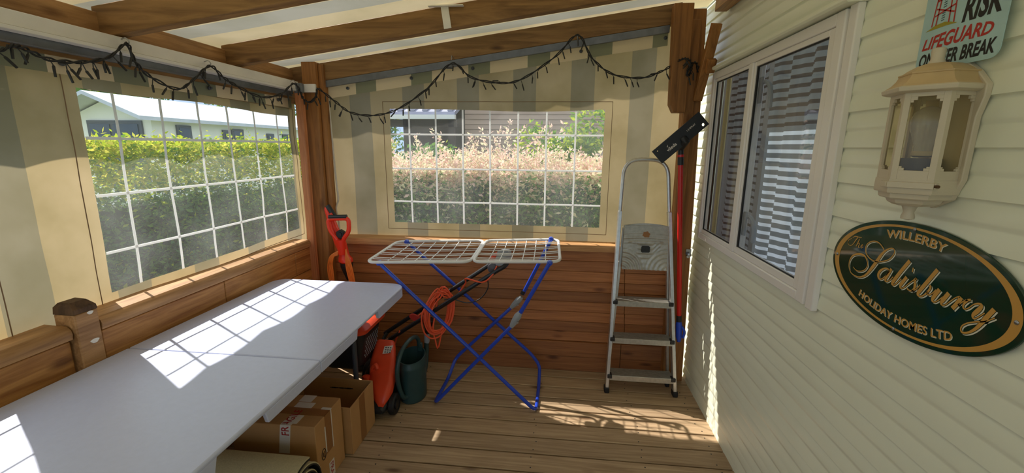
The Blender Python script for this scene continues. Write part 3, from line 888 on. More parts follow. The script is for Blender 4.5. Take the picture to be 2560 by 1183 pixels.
# ============================================================ FOLDING TABLE
tb = thing('folding_table', 'long white plastic folding table with a fold line across, against the side wall', 'table', (-1.205, 1.345, 0))
TX0, TX1, TY0, TYM, TY1, TZ = -1.582, -.823, .455, 1.345, 2.232, .740
def half(ya, yb, outer):
    r = .075; pts = []
    def arc(cx, cy, a0):
        return [(cx + r * math.cos(a0 + math.pi / 2 * i / 6), cy + r * math.sin(a0 + math.pi / 2 * i / 6)) for i in range(7)]
    if outer > 0: pts = [(TX0, ya), (TX1, ya)] + arc(TX1 - r, yb - r, 0) + arc(TX0 + r, yb - r, math.pi / 2)
    else: pts = [(TX1, yb), (TX0, yb)] + arc(TX0 + r, ya + r, math.pi) + arc(TX1 - r, ya + r, 1.5 * math.pi)
    return pts
for (ya, yb, s_) in ((TYM + .0015, TY1, 1), (TY0, TYM - .0015, -1)):
    mb = MB(); mb.prism(half(ya, yb, s_), 2, TZ - .016, TZ)
    top = mb.build('table_top_panel', 'table', tb, bevel=.006, seg=3)
    # skirt with a slanted hand cut-out on the long sides; one mesh per stretch
    t = .014; zb = TZ - .052; zt = TZ - .012
    c0, c1 = (1.64, 1.845) if s_ > 0 else (.862, 1.045)
    outer = MB()
    for xs, sg in ((TX1, -1), (TX0, 1)):
        x0_, x1_ = sorted((xs, xs + sg * t))
        yo = yb - .07 if s_ > 0 else ya + .07
        segs = ((ya, c0), (c1, yo)) if s_ > 0 else ((yo, c0), (c1, yb))
        for k, (a, b) in enumerate(segs):
            sl = .012
            a_b, b_b = (a, b - sl) if k == 0 else (a + sl, b)
            q = [(x0_, a_b, zb), (x1_, a_b, zb), (x1_, b_b, zb), (x0_, b_b, zb), (x0_, a, zt), (x1_, a, zt), (x1_, b, zt), (x0_, b, zt)]
            if (k == 1) == (s_ > 0): outer.hexa(q)
            else: mb = MB(); mb.hexa(q); mb.build('table_skirt', 'table', tb, bevel=.003)
    arcpts = half(ya, yb, s_)[2:]
    cx, cy = (TX0 + TX1) / 2, (ya + yb) / 2
    inner = [(cx + (x - cx) * (1 - t / .38), cy + (y - cy) * (1 - t / .45)) for x, y in arcpts]
    for i in range(len(arcpts) - 1):
        a, b, c, d = arcpts[i], arcpts[i + 1], inner[i + 1], inner[i]
        outer.hexa([(*a, zb), (*b, zb), (*c, zb), (*d, zb), (*a, zt), (*b, zt), (*c, zt), (*d, zt)])
    outer.build('table_skirt', 'table', tb)
    mb = MB(); mb.box(TX0 + t, TX1 - t, (ya if s_ > 0 else yb - t), (ya + t if s_ > 0 else yb), zb, zt)
    mb.build('table_skirt', 'table', tb, bevel=.003)
for x in (TX1 - .045, TX0 + .045):
    mb = MB(); mb.tube([(x, TY0 + .10, TZ - .034), (x, TY1 - .10, TZ - .034)], .0125, 10); mb.build('side_rail', 'black_metal', tb)
for y in (.64, 2.054):
    mb = MB()
    mb.tube(fillet([(-1.060, y, 0.006), (-1.060, y, .70), (-1.41, y, .70), (-1.41, y, .006)], .06), .0135, 10)
    mb.tube([(-1.205, y, .69), (-1.205, y + (.28 if y < 1.3 else -.28), .70)], .009, 8)
    mb.build('leg_frame', 'table_grey', tb)['label'] = 'dark grey tubular leg frame'

# ============================================================ DRYING RACK
dr = thing('drying_rack', 'folding clothes drying rack with white wire top and blue crossed legs', 'clothes airer', (-.45, 2.43, 0))
NL, NR = Vector((-1.045, 2.225, .857)), Vector((.024, 2.215, .903))
FL, FR_ = Vector((-1.012, 2.62, .890)), Vector((.012, 2.64, .932))
def top(u, v, dz=0.0):
    p = (NL * (1 - u) + NR * u) * (1 - v) + (FL * (1 - u) + FR_ * u) * v
    return Vector((p.x, p.y, p.z + dz - .010 * math.sin(math.pi * v) * math.sin(math.pi * u)))
uc = .555
for (ua, ub) in ((0.0, uc - .006), (uc + .006, 1.0)):
    mb = MB()
    corners = [top(ua, 0), top(ub, 0), top(ub, 1), top(ua, 1)]
    path = []
    for i in range(4):
        a, b, c = corners[i - 1], corners[i], corners[(i + 1) % 4]
        p, q = b + (a - b).normalized() * .055, b + (c - b).normalized() * .055
        for k in range(7):
            s_ = k / 6; path.append((1 - s_) ** 2 * p + 2 * s_ * (1 - s_) * b + s_ ** 2 * q)
    mb.tube(path, .0085, 10, closed=True); mb.build('top_frame', 'white_tube', dr)
    nlong, ncross = 8, 6
    for j in range(1, nlong + 1):
        v = .06 + .88 * (j - .5) / nlong + (.02 if j % 2 else -.02)
        w = MB(); w.tube([top(ua + (ub - ua) * t, v, .002 - .006 * math.sin(math.pi * t)) for t in np.linspace(0.004, .996, 9)], .0026, 6); w.build('wire', 'white_tube', dr)
    for j in range(1, ncross + 1):
        u = ua + (ub - ua) * (.10 + .80 * (j - .5) / ncross) + (.01 if ua < .1 else 0)
        w = MB(); w.tube([top(u, t, -.004) for t in np.linspace(0.01, .99, 7)], .0028, 6); w.build('wire', 'white_tube', dr)
# leg frame A: tops at the left, floor bar at the right
mb = MB()
mb.tube(fillet([(-.976, 2.240, .852), (-.086, 2.228, .011), (-.082, 2.50, .011), (-.083, 2.645, .075), (-.14, 2.648, .15), (-.948, 2.615, .892)], .05, 5), .0105, 10)
mb.build('leg', 'blue', dr)['label'] = 'blue tubular leg frame standing on the right'
mb = MB()
mb.tube(fillet([(-.212, 2.225, .545), (-.683, 2.232, .011), (-.672, 2.52, .011), (-.645, 2.60, .10), (-.62, 2.605, .135), (-.252, 2.612, .505)], .05, 5), .0105, 10)
mb.build('leg', 'blue', dr)['label'] = 'blue tubular leg frame standing on the left'
for (a, b, r) in (((-.030, 2.20, .90), (-.186, 2.215, .60), .0115), ((-.032, 2.60, .937), (-.202, 2.61, .575), .0115)):
    mb = MB(); mb.tube([a, b], r, 10); mb.build('upper_leg', 'blue', dr)
for (a, b) in (((-.183, 2.212, .612), (-.232, 2.226, .520)), ((-.207, 2.606, .560), (-.275, 2.612, .482))):
    mb = MB(); a, b = Vector(a), Vector(b)
    mb.tube([a, a * .75 + b * .25, a * .3 + b * .7, b], [.013, .021, .018, .012], 10)
    j = mb.build('folding_joint', 'grey_plastic', dr)
    mb = MB(); m_ = a * .5 + b * .5; mb.lathe([(.006, -.024), (.006, .024)], (m_.x + .012, m_.y, m_.z - .008), n=8, axis=1); mb.build('rivet', 'steel', j)
mb = MB(); mb.tube([(-.205, 2.606, .578), (-.196, 2.605, .600)], .0135, 10); mb.build('black_sleeve', 'black', dr)
for p in ((-.976, 2.240, .852), (-.030, 2.205, .898), (-.948, 2.615, .892), (-.032, 2.625, .937)):
    mb = MB(); mb.lathe([(.0, -.017), (.013, -.014), (.016, 0), (.013, .014), (0, .017)], p, n=10, axis=1, cap=False); mb.build('pivot_cap', 'blue_plastic', dr)

# ============================================================ STEPLADDER
ld = thing('stepladder', 'folded aluminium stepladder leaning in the right corner', 'stepladder', (.545, 2.56, 0))
def ry(z): return 2.511 + .122 * z
def lx(z): return .340 + .033 * z
def rx(z): return .752 - .078 * z
for fx, lab in ((lx, 'left'), (rx, 'right')):
    mb = MB(); mb.beam((fx(.03), ry(.03), .03), (fx(1.12), ry(1.12), 1.12), .022, .048, up=(0, -1, .1)); mb.build('front_rail', 'alu', ld, bevel=.003)
mb = MB()
mb.tube(fillet([(lx(1.05), ry(1.05), 1.05), (lx(1.41) + .004, ry(1.41), 1.425), (rx(1.41) - .0, ry(1.41), 1.425), (rx(1.05), ry(1.05), 1.05)], .10, 8), .0115, 12)
mb.build('hand_hoop', 'alu', ld)
for k, z in enumerate((.085, .318, .548)):
    mb = MB(); y = ry(z)
    a, b = lx(z) + .011, rx(z) - .011
    n = 9
    prof = [(y - .026, z), (y - .026, z + .030)]
    for i in range(n):
        yy = y - .024 + .098 * i / n; prof += [(yy, z + .033), (yy + .007, z + .033), (yy + .0075, z + .0305), (yy + .0105, z + .0305)]
    prof += [(y + .074, z + .030), (y + .074, z + .004), (y + .070, z + .004), (y + .070, z + .026), (y - .022, z + .026), (y - .022, z)]
    mb.prism(prof, 0, a, b); mb.build('step', 'alu_dull', ld, angle=20)
    for xx in (a, b):
        mb = MB(); mb.box(xx - .014, xx + .014, y - .031, y + .012, z + .012, z + .036); mb.build('corner_clip', 'black', ld, bevel=.004)
# folded platform with embossed ribs
pl_ = MB(); px0, px1, pz0, pz1 = .402, .660, .772, 1.040
def py(z): return 2.588 + .06 * (z - .77)
n = 40
def emb(u, v):
    if v > .62: return math.sin((v + .10 * (u - .5) ** 2) * 62)
    d = min(math.hypot(u - .0, v + .02), math.hypot(u - 1.0, v + .02))
    if d < .48: return math.sin(d * 62)
    if abs(u - .5) < .34 and v > .22: return math.sin((max(abs(u - .5) * 1.1 - .18, 0) + (.62 - v)) * 62) * .7
    return 0
vs = []
for j in range(n + 1):
    for i in range(n + 1):
        u, v = i / n, j / n
        z = pz0 + (pz1 - pz0) * v + (.014 * (1 - (2 * u - 1) ** 2) if j == n else 0)
        vs.append((px0 + (px1 - px0) * u + .006 * (1 - v) * (u - .5), py(z) - .0036 * emb(u, v), z))
pl_.add(vs, [(j * (n + 1) + i, j * (n + 1) + i + 1, (j + 1) * (n + 1) + i + 1, (j + 1) * (n + 1) + i) for j in range(n) for i in range(n)])
pl_.box(px0, px1, py(.9) + .004, py(.9) + .020, pz0, pz1)
pf = pl_.build('platform', 'alu_dull', ld, angle=60); pf['label'] = 'ribbed grey aluminium platform folded upright'
mb = MB(); mb.prism([(.507, .884), (.513, .879), (.551, .879), (.557, .884), (.557, .913), (.551, .918), (.513, .918), (.507, .913)], 1, py(.9) - .008, py(.9) + .006); mb.build('black_plug', 'black', pf, bevel=.002)
mb = MB(); mb.prism([(.532 + .021 * math.cos(t) * (1 + .12 * math.sin(6 * t)), .987 + .019 * math.sin(t) * (1 + .12 * math.sin(6 * t))) for t in np.linspace(0, 6.283, 37)[:-1]], 1, py(.99) - .0035, py(.99) + .002)
mb.build('round_sticker', 'tape_brown', pf, smooth=False)
for (xa, xb, side) in ((.356, .405, -1), (.732, .665, 1)):
    mb = MB(); mb.beam((xa, 2.618, .03), (xb, 2.650, 1.02), .017, .030, up=(0, -1, .03)); mb.build('rear_leg', 'alu', ld, bevel=.003)
    mb = MB(); mb.box(xa - .012, xa + .012, 2.602, 2.636, 0, .034); mb.build('foot', 'rubber', ld, bevel=.004)
for fx in (lx, rx):
    mb = MB(); mb.box(fx(0) - .015, fx(0) + .015, 2.484, 2.538, 0, .036); mb.build('foot', 'rubber', ld, bevel=.005)
mb = MB(); mb.tube([(.37, 2.648, .80), (.70, 2.648, .80)], .007, 8); mb.build('cross_bar', 'alu', ld)

# ============================================================ FLAT SPRAY MOP
mp = thing('spray_mop', 'upturned flat mop with a red pole and black head beside the stepladder', 'mop', (.72, 2.585, .33))
C0 = Vector((.662, 2.545, 1.548)); U = Vector((.733, 0.0, .680)); V = Vector((-.680, 0.0, .733)); Nn = Vector((0, -1, 0))
def hd(a, b, d=0.0): return C0 + U * a + V * b + Nn * d
def headpoly(mb, pts, d0, d1):
    n = len(pts)
    mb.add([hd(a, b, d0) for a, b in pts] + [hd(a, b, d1) for a, b in pts], [tuple(range(n)), tuple(range(2 * n - 1, n - 1, -1))] + [(i, (i + 1) % n, n + (i + 1) % n, n + i) for i in range(n)])
def ringhole(mb, c, r, R):
    pass
mb = MB()
L_, H_ = .158, .044
# plate split so the two hang holes are real openings
hx = .134; hy = .026; hr = .0085
def plate():
    outer = [(-L_, -H_), (L_, -H_), (L_, H_), (-L_, H_)]
    xs = [-L_, -hx - .013, -hx + .013, hx - .013, hx + .013, L_]
    for i in range(5):
        xa, xb = xs[i], xs[i + 1]
        if i in (1, 3):
            cx = -hx if i == 1 else hx; cy = hy if i == 1 else -hy
            headpoly(mb, [(xa, -H_), (xb, -H_), (xb, cy - .013), (xa, cy - .013)], 0, .012)
            headpoly(mb, [(xa, cy + .013), (xb, cy + .013), (xb, H_), (xa, H_)], 0, .012)
            for k in range(16):
                a0, a1 = 2 * math.pi * k / 16, 2 * math.pi * (k + 1) / 16
                def sq(a):
                    m = max(abs(math.cos(a)), abs(math.sin(a))); return (cx + .013 * math.cos(a) / m, cy + .013 * math.sin(a) / m)
                rr = hr if i == 3 else hr * .45
                headpoly(mb, [(cx + rr * math.cos(a0), cy + rr * math.sin(a0)), sq(a0), sq(a1), (cx + rr * math.cos(a1), cy + rr * math.sin(a1))], 0, .012)
        else:
            headpoly(mb, [(xa, -H_), (xb, -H_), (xb, H_), (xa, H_)], 0, .012)
plate()
head = mb.build('mop_head', 'black', mp, smooth=False)
mb = MB()
place_text(mb, 'vileda', lambda x, y: hd(-.094 + x, -.016 + y, .0128), size=.026, bold=.0006)
headpoly(mb, [(-.084, .012), (-.0795, .005), (-.073, .016), (-.076, .0165), (-.0795, .0095), (-.081, .0125)], .0124, .0128)
mb.build('lettering', 'paper', head, smooth=False); mb = MB(); place_text(mb, '1\u00b72\u00b7SPRAY', lambda x, y: hd(.046 + x, .002 + y, .0128), size=.0135, bold=.0002)
mb.build('lettering', 'paper', head, smooth=False)
mb = MB()
def mp_pt(z): return Vector((.684 + (1.43 - z) * .075, 2.572, z))
mb.tube([hd(.012, -.012, .012), hd(.010, -.03, .022), mp_pt(1.49)], [.02, .022, .016], 12); mb.build('swivel_joint', 'black', mp)
mb = MB(); mb.tube([mp_pt(1.50), mp_pt(1.40)], [.0155, .017], 12); mb.build('collar', 'black', mp)
mb = MB(); mb.tube([mp_pt(1.458), mp_pt(1.444)], .0182, 12); mb.build('red_button', 'red_pole', mp)
mb = MB(); mb.tube([mp_pt(1.40), mp_pt(.50)], .0145, 12); mb.build('pole', 'red_pole', mp)
mb = MB(); mb.tube([mp_pt(.50), mp_pt(.455)], .016, 12); mb.build('lower_collar', 'black', mp)
mb = MB(); mb.tube([mp_pt(.46), mp_pt(.44), mp_pt(.36), mp_pt(.33)], [.016, .019, .018, .010], 12); mb.tube(spline([mp_pt(.43) + Vector((.016, -.006, 0)), mp_pt(.40) + Vector((.03, -.012, 0)), mp_pt(.36) + Vector((.022, -.012, 0))], 5), .008, 8)
mb.build('handle_grip', 'blue_plastic', mp)['label'] = 'blue hook shaped hand grip'

# ============================================================ WATERING CAN
wc = thing('watering_can', 'dark green watering can standing on the deck by the mower', 'watering can', (-.835, 2.32, 0))
def oval(z, rx_, ry_, dx=0, dy=0, n=28, tilt=0):
    return [(-.835 + dx + rx_ * math.cos(2 * math.pi * k / n), 2.315 + dy + ry_ * math.sin(2 * math.pi * k / n), z + tilt * math.sin(2 * math.pi * k / n)) for k in range(n)]
mb = MB()
mb.loft([oval(0.0, .070, .092), oval(.006, .076, .099), oval(.02, .077, .100), oval(.18, .079, .100), oval(.215, .084, .105), oval(.225, .084, .105), oval(.235, .080, .101), oval(.268, .078, .098, tilt=.012), oval(.268, .072, .092, tilt=.012), oval(.12, .070, .09), oval(.03, .06, .08)], cap=False)
mb.add([(-.835, 2.315, .0)] + oval(0.0, .070, .092), [(0, i + 1, (i + 1) % 28 + 1) for i in range(28)])
mb.add([(-.835, 2.315, .03)] + oval(0.03, .06, .08), [(0, i + 1, (i + 1) % 28 + 1) for i in range(28)])
mb.build('body', 'can_green', wc, angle=50)
mb = MB(); mb.beam((-.812, 2.398, .255), (-.812, 2.392, .315), .035, .014, up=(0, 1, 0)); mb.build('handle_lug', 'can_green', wc, bevel=.005)
mb = MB()
mb.tube(spline([(-.815, 2.395, .285), (-.818, 2.385, .335), (-.826, 2.35, .368), (-.842, 2.28, .372), (-.862, 2.20, .330), (-.872, 2.165, .24), (-.868, 2.172, .14), (-.856, 2.200, .062), (-.842, 2.222, .05)], 6), [.012] * 24 + [.0135] * 25, 12)
mb.build('handle', 'can_green', wc)
mb = MB()
mb.tube(spline([(-.815, 2.39, .06), (-.802, 2.44, .12), (-.797, 2.465, .2), (-.795, 2.475, .285)], 6), [.022 - .008 * i / 18 for i in range(19)], 12)
mb.build('spout', 'can_green', wc)
mb = MB(); mb.tube([(-.795, 2.475, .275), (-.793, 2.477, .285), (-.792, 2.478, .325), (-.791, 2.479, .335)], [.016, .018, .018, .014], 12); mb.build('spout_joint', 'grey_plastic', wc)['label'] = 'pale grey spout connector'
mb = MB(); mb.tube([(-.791, 2.479, .33), (-.788, 2.48, .36), (-.780, 2.482, .425), (-.779, 2.482, .432)], [.012, .016, .040, .036], 16); mb.build('rose', 'black', wc)

# ============================================================ LAWN MOWER
lm = thing('lawn_mower', 'orange and black electric lawn mower half under the white table', 'lawn mower', (-.96, 2.25, 0))
mb = MB()
def rr(cx, y, w, za, zb, n=6, rad=.03):
    pts = []
    for (sx, sz, a0) in ((1, 1, 0), (-1, 1, 90), (-1, -1, 180), (1, -1, 270)):
        for k in range(n):
            a = math.radians(a0 + 90 * k / (n - 1)); R = min(rad, w * .48, (zb - za) * .48)
            pts.append((cx + sx * (w / 2 - R) + R * math.cos(a), y, (zb - R if sz > 0 else za + R) + R * math.sin(a)))
    return pts
mb.loft([rr(-1.03, 2.47, .17, .07, .17), rr(-1.025, 2.42, .20, .05, .20), rr(-1.01, 2.26, .20, .045, .19), rr(-.99, 2.14, .18, .04, .14), rr(-.955, 2.06, .10, .04, .09), rr(-.945, 2.045, .05, .045, .075)])
mb.build('deck', 'black', lm)
mb = MB()
mb.loft([rr(-1.01, 2.375, .10, .17, .30, rad=.02), rr(-1.005, 2.34, .12, .15, .345, rad=.025), rr(-.997, 2.31, .13, .14, .343), rr(-.980, 2.22, .15, .13, .278), rr(-.957, 2.13, .14, .11, .205), rr(-.940, 2.08, .085, .09, .150), rr(-.930, 2.055, .035, .08, .11)])
cov = mb.build('motor_cover', 'orange', lm)
def on_cover(x, t, off=.003):
    y = 2.31 - .09 * t; z = .343 - .065 * t
    return (x - .025 + .012 * t, y - off * .4, z + off)
mb = MB(); mb.add([on_cover(-.968, .25), on_cover(-.918, .18), on_cover(-.925, .62), on_cover(-.972, .70)], [(0, 1, 2, 3)])
lab = mb.build('label', 'paper', cov, smooth=False); lab['label'] = 'white printed sticker'
mb = MB()
for k in range(3):
    for j in range(3):
        t0 = .30 + .13 * k; x = -.962 + .014 * j
        mb.add([on_cover(x, t0, .0036), on_cover(x + .009, t0 - .01, .0036), on_cover(x + .009, t0 + .06, .0036), on_cover(x, t0 + .07, .0036)], [(0, 1, 2, 3)])
mb.build('print', 'holder', lab, smooth=False)
for (x, y, z, r) in ((-.925, 2.42, .085, .085), (-1.145, 2.40, .085, .085), (-.885, 2.13, .06, .06), (-1.09, 2.14, .06, .06)):
    mb = MB(); mb.lathe([(r * .5, -.012), (r * .9, -.018), (r, -.010), (r, .010), (r * .9, .018), (r * .5, .012)], (x, y, z), n=22, axis=0); w = mb.build('wheel', 'rubber', lm)
    mb = MB(); mb.lathe([(r * .45, -.02), (r * .45, .02)], (x, y, z), n=14, axis=0); mb.build('hub', 'black', w)
mb = MB(); mb.tube(spline([(-1.03, 2.18, .20), (-1.02, 2.17, .25), (-1.0, 2.17, .27), (-.985, 2.16, .25)], 5), .012, 8); mb.lathe([(0, -.02), (.02, -.015), (.022, 0), (.02, .015), (0, .02)], (-1.045, 2.14, .20), n=12, axis=2, cap=False)
mb.tube([(-1.045, 2.14, .20), (-1.04, 2.16, .14)], .009, 8)
mb.build('height_lever', 'orange', lm)
# handle: two black tubes
mb = MB()
mb.tube([(-1.065, 2.46, .265), (-.326, 2.45, .785)], .0135, 10); mb.tube(spline([(-.345, 2.45, .772), (-.30, 2.455, .80), (-.285, 2.50, .82), (-.31, 2.58, .81), (-.415, 2.60, .765)], 6), .0135, 10)
mb.tube([(-1.12, 2.60, .262), (-.405, 2.60, .77)], .0135, 10)
hnd = mb.build('handle', 'black_metal', lm)
mb = MB(); mb.tube([(-1.075, 2.46, .258), (-1.03, 2.46, .290)], .0142, 10); mb.build('bare_tube_end', 'alu', hnd)
mb = MB(); mb.tube(spline([(-1.04, 2.46, .28), (-1.10, 2.46, .235), (-1.14, 2.43, .18), (-1.10, 2.40, .13)], 5), .012, 8); mb.tube(spline([(-1.10, 2.60, .275), (-1.12, 2.56, .22), (-1.08, 2.46, .14)], 5), .012, 8); mb.build('lower_bracket', 'black', lm)
mb = MB(); mb.loft([rr(-.33, 2.46, .05, .80, .85, rad=.012), rr(-.315, 2.50, .075, .80, .885, rad=.02), rr(-.30, 2.56, .06, .81, .88, rad=.02)]); sw = mb.build('switch_box', 'grey_plastic', hnd)
mb = MB(); mb.tube([(-.395, 2.49, .82), (-.345, 2.49, .862)], [.012, .020], 10); mb.build('orange_trigger', 'orange', sw)
mb = MB(); mb.lathe([(0, -.03), (.03, -.02), (.034, 0), (.03, .02), (0, .03)], (-.375, 2.50, .775), n=14, axis=1, cap=False); mb.build('switch_cover', 'holder', sw)
mb = MB()
mb.tube(spline([(-.345, 2.455, .80), (-.372, 2.44, .745), (-.43, 2.44, .70), (-.53, 2.45, .715), (-.545, 2.50, .67), (-.59, 2.52, .60)], 8), .005, 8); mb.build('power_cable', 'cable_orange', lm); mb = MB()
mb.tube(spline([(-.955, 2.45, .355), (-.985, 2.46, .30), (-1.0, 2.47, .26)], 5), .006, 8); mb.build('power_cable', 'cable_orange', lm); mb = MB(); mb.tube(spline([(-.86, 2.47, .44), (-.80, 2.50, .48), (-.74, 2.53, .52)], 5), .005, 8)
mb.build('power_cable', 'cable_orange', lm)
mb = MB(); mb.tube(spline([(-.405, 2.455, .735), (-.40, 2.46, .66), (-.45, 2.47, .585), (-.53, 2.47, .555), (-.62, 2.46, .58), (-.67, 2.46, .57)], 8), .0035, 8); mb.build('control_cable', 'black', lm)
mb = MB(); mb.prism([(-.858 + .036 * math.cos(t), .445 + .022 * math.sin(t) - .3 * .036 * math.cos(t)) for t in np.linspace(0, 6.283, 19)[:-1]], 1, 2.452, 2.468); mb.build('cord_clip', 'tin_red', lm, bevel=.002)
# grass box
gx0, gx1, gy0, gy1 = -1.34, -1.03, 2.085, 2.37
mb = MB()
def rrz(z, g, r=.05):
    pts = []
    for (cx, cy, a0) in ((gx1 - g - r, gy1 - g - r, 0), (gx0 + g + r, gy1 - g - r, 90), (gx0 + g + r, gy0 + g + r, 180), (gx1 - g - r, gy0 + g + r, 270)):
        for k in range(6):
            a = math.radians(a0 + 18 * k); pts.append((cx + r * math.cos(a), cy + r * math.sin(a), z))
    return pts
mb.loft([rrz(.255, .05), rrz(.28, .03), rrz(.48, .0), rrz(.486, .0)])
gb = mb.build('grass_box', 'black', lm)
mb = MB()
for i in range(16):
    for j in range(9):
        y = gy0 + .07 + .16 * i / 15; z = .32 + .014 * j; xf = gx1 - .03 + .15 * (z - .28)
        if (i + j) % 2: mb.box(xf - .002, xf + .0012, y - .0036, y + .0036, z - .0036, z + .0036)
mb.build('mesh_holes', 'grey_plastic', gb, smooth=False)
mb = MB(); mb.loft([rrz(.486, -.005), rrz(.489, -.022), rrz(.511, -.026), rrz(.526, -.012), rrz(.533, .02)]); mb.build('lid', 'orange', gb)
mb = MB(); mb.tube(spline([(-1.10, 2.15, .525), (-1.10, 2.17, .55), (-1.10, 2.28, .555), (-1.10, 2.30, .525)], 5), .014, 8); mb.build('lid_handle', 'orange', gb)

# coil of orange cable hung over the mower handle
mb = MB(); random.seed(3)
path = []
for k in range(9):
    a_, b_ = .066 + random.uniform(-.02, .014), .128 + random.uniform(-.025, .018)
    ox, oz, oy = random.uniform(-.012, .012), random.uniform(-.018, .018), random.uniform(-.022, .022)
    for i in range(20):
        t = 2 * math.pi * i / 20
        path.append((-.712 + ox + a_ * math.sin(t) + .02 * math.cos(t), 2.47 + oy + .05 * math.sin(t + .8), .484 + oz + b_ * math.cos(t) - .02 * math.sin(t) * (1 if math.cos(t) < 0 else 0)))
path += [(-.74, 2.44, .40), (-.725, 2.43, .32), (-.712, 2.43, .262), (-.70, 2.44, .30), (-.69, 2.45, .36)]
mb.tube(spline(path, 2), .0050, 6)
tag(mb.build('cable_coil', 'cable_orange', loc=(-.71, 2.47, .48)), 'coil of orange cable looped over the mower handle', 'cable')

# ============================================================ STRING TRIMMER
st = thing('string_trimmer', 'bright red orange garden trimmer standing head up in the far left corner', 'garden trimmer', (-1.38, 2.62, 0))
OY = 2.625
mb = MB()
def ring(cx, cz, w, d, ang=0.0, n=14, y=OY):
    c, s_ = math.cos(ang), math.sin(ang)
    return [(cx + w * math.cos(2 * math.pi * k / n) * c, y + d * math.sin(2 * math.pi * k / n), cz + w * math.cos(2 * math.pi * k / n) * s_) for k in range(n)]
mb.loft([ring(-1.475, 1.10, .012, .014), ring(-1.468, 1.085, .022, .02), ring(-1.452, 1.03, .026, .024), ring(-1.435, .97, .027, .025), ring(-1.418, .92, .034, .028), ring(-1.40, .87, .040, .03), ring(-1.385, .82, .034, .03), ring(-1.378, .785, .034, .03), ring(-1.372, .765, .046, .04), ring(-1.370, .745, .048, .042), ring(-1.368, .735, .036, .034), ring(-1.367, .72, .032, .03)])
mb.build('motor_body', 'orange_red', st)
mb = MB(); mb.beam((-1.462, OY - .012, 1.115), (-1.405, OY - .022, 1.03), .03, .024, up=(0, -1, 0)); g = mb.build('rear_grip', 'black', st, bevel=.008)
mb = MB(); mb.beam((-1.432, OY - .036, 1.068), (-1.420, OY - .036, 1.048), .016, .008, up=(0, -1, 0)); mb.build('trigger', 'orange_red', g, bevel=.003)
yD = OY - .055
mb = MB()
mb.tube(fillet([(-1.378, yD + .02, .84), (-1.385, yD, .90), (-1.430, yD - .004, .955), (-1.440, yD - .006, 1.035), (-1.300, yD - .006, 1.042), (-1.305, yD - .004, .955), (-1.350, yD, .905), (-1.362, yD + .02, .84)], .03), .0135, 10)
mb.loft([ring(-1.370, .90, .036, .02, y=yD), ring(-1.370, .87, .030, .024, y=yD + .01), ring(-1.372, .80, .024, .024, y=yD + .02)])
lh = mb.build('loop_handle', 'orange_red', st)
mb = MB(); mb.tube([(-1.428, yD - .008, 1.047), (-1.312, yD - .008, 1.053)], .0135, 10); mb.build('grip_pad', 'black', lh)
mb = MB(); mb.lathe([(.026, -.016), (.031, -.012), (.031, .012), (.026, .016)], (-1.368, yD + .012, .935), n=6, axis=1); mb.lathe([(.016, -.022), (.016, .0)], (-1.368, yD + .012, .935), n=6, axis=1); mb.build('knob', 'black', st)
mb = MB(); mb.tube([(-1.367, OY, .735), (-1.366, OY, .715), (-1.352, OY, .625), (-1.350, OY, .62)], [.040, .040, .020, .016], 14); mb.build('collar', 'black', st)
mb = MB(); mb.tube([(-1.352, OY, .64), (-1.30, OY - .02, .06)], .011, 10); mb.build('shaft', 'white_tube', st)['label'] = 'white tube shaft'
mb = MB(); mb.lathe([(.02, .0), (.06, .006), (.065, .03), (.05, .07), (.025, .11), (.018, .13)], (-1.297, OY - .022, 0), n=18); mb.build('cutting_head', 'black', st)
mb = MB(); random.seed(5)
for k in range(5):
    o_ = k * .006
    mb.tube(spline([(-1.395 + o_ * .3, OY - .052, .80 + o_), (-1.428 - o_, OY - .055, .775), (-1.452 - o_ * .6 + .02 * (k % 2), OY - .05, .64), (-1.450 + .012 * k, OY - .045, .45), (-1.40, OY - .05, .36 - o_), (-1.32, OY - .05, .38), (-1.292 - o_, OY - .05, .55), (-1.305 - o_ * 1.5, OY - .055, .72), (-1.335, OY - .055, .815 + o_)], 6), .0048, 8)
tag(mb.build('cable_loops', 'cable_amber', loc=(-1.38, 2.57, .7)), 'loops of orange cable hung round the neck of the red trimmer', 'cable')

# ============================================================ CARDBOARD BOXES
bx = thing('cardboard_box', 'larger open topped cardboard box next to the mower', 'box', (-1.16, 1.905, 0), 'cardboard boxes under the table')
def open_box(root, x0, x1, y0, y1, z1, t=.006):
    mb = MB(); mb.cur = 0
    mb.box(x1 - t, x1, y0, y1, 0.002, z1); mb.box(x0, x0 + t, y0, y1, 0.002, z1); mb.box(x0 + t, x1 - t, y0, y0 + t, 0.002, z1); mb.box(x0 + t, x1 - t, y1 - t, y1, 0.002, z1); mb.box(x0 + t, x1 - t, y0 + t, y1 - t, 0.002, .008)
    return mb.build('box_body', 'card', root, bevel=.0015)
open_box(bx, -1.36, -.958, 1.778, 2.035, .254)
mb = MB(); mb.box(-.9585, -.9572, 1.868, 1.928, .004, .253); mb.build('tape_strip', 'tape_brown', bx, smooth=False)
mb = MB()
xs_ = [-1.20 + .13 * i / 12 for i in range(13)]
for i in range(12):
    h = .004 * (.5 + .5 * abs(math.sin(i * 2.3)))
    mb.box(xs_[i], xs_[i + 1], 2.0282, 2.0288, .20 - h, .20 + h)
mb.build('smudge', 'black_ink', bx, smooth=False)

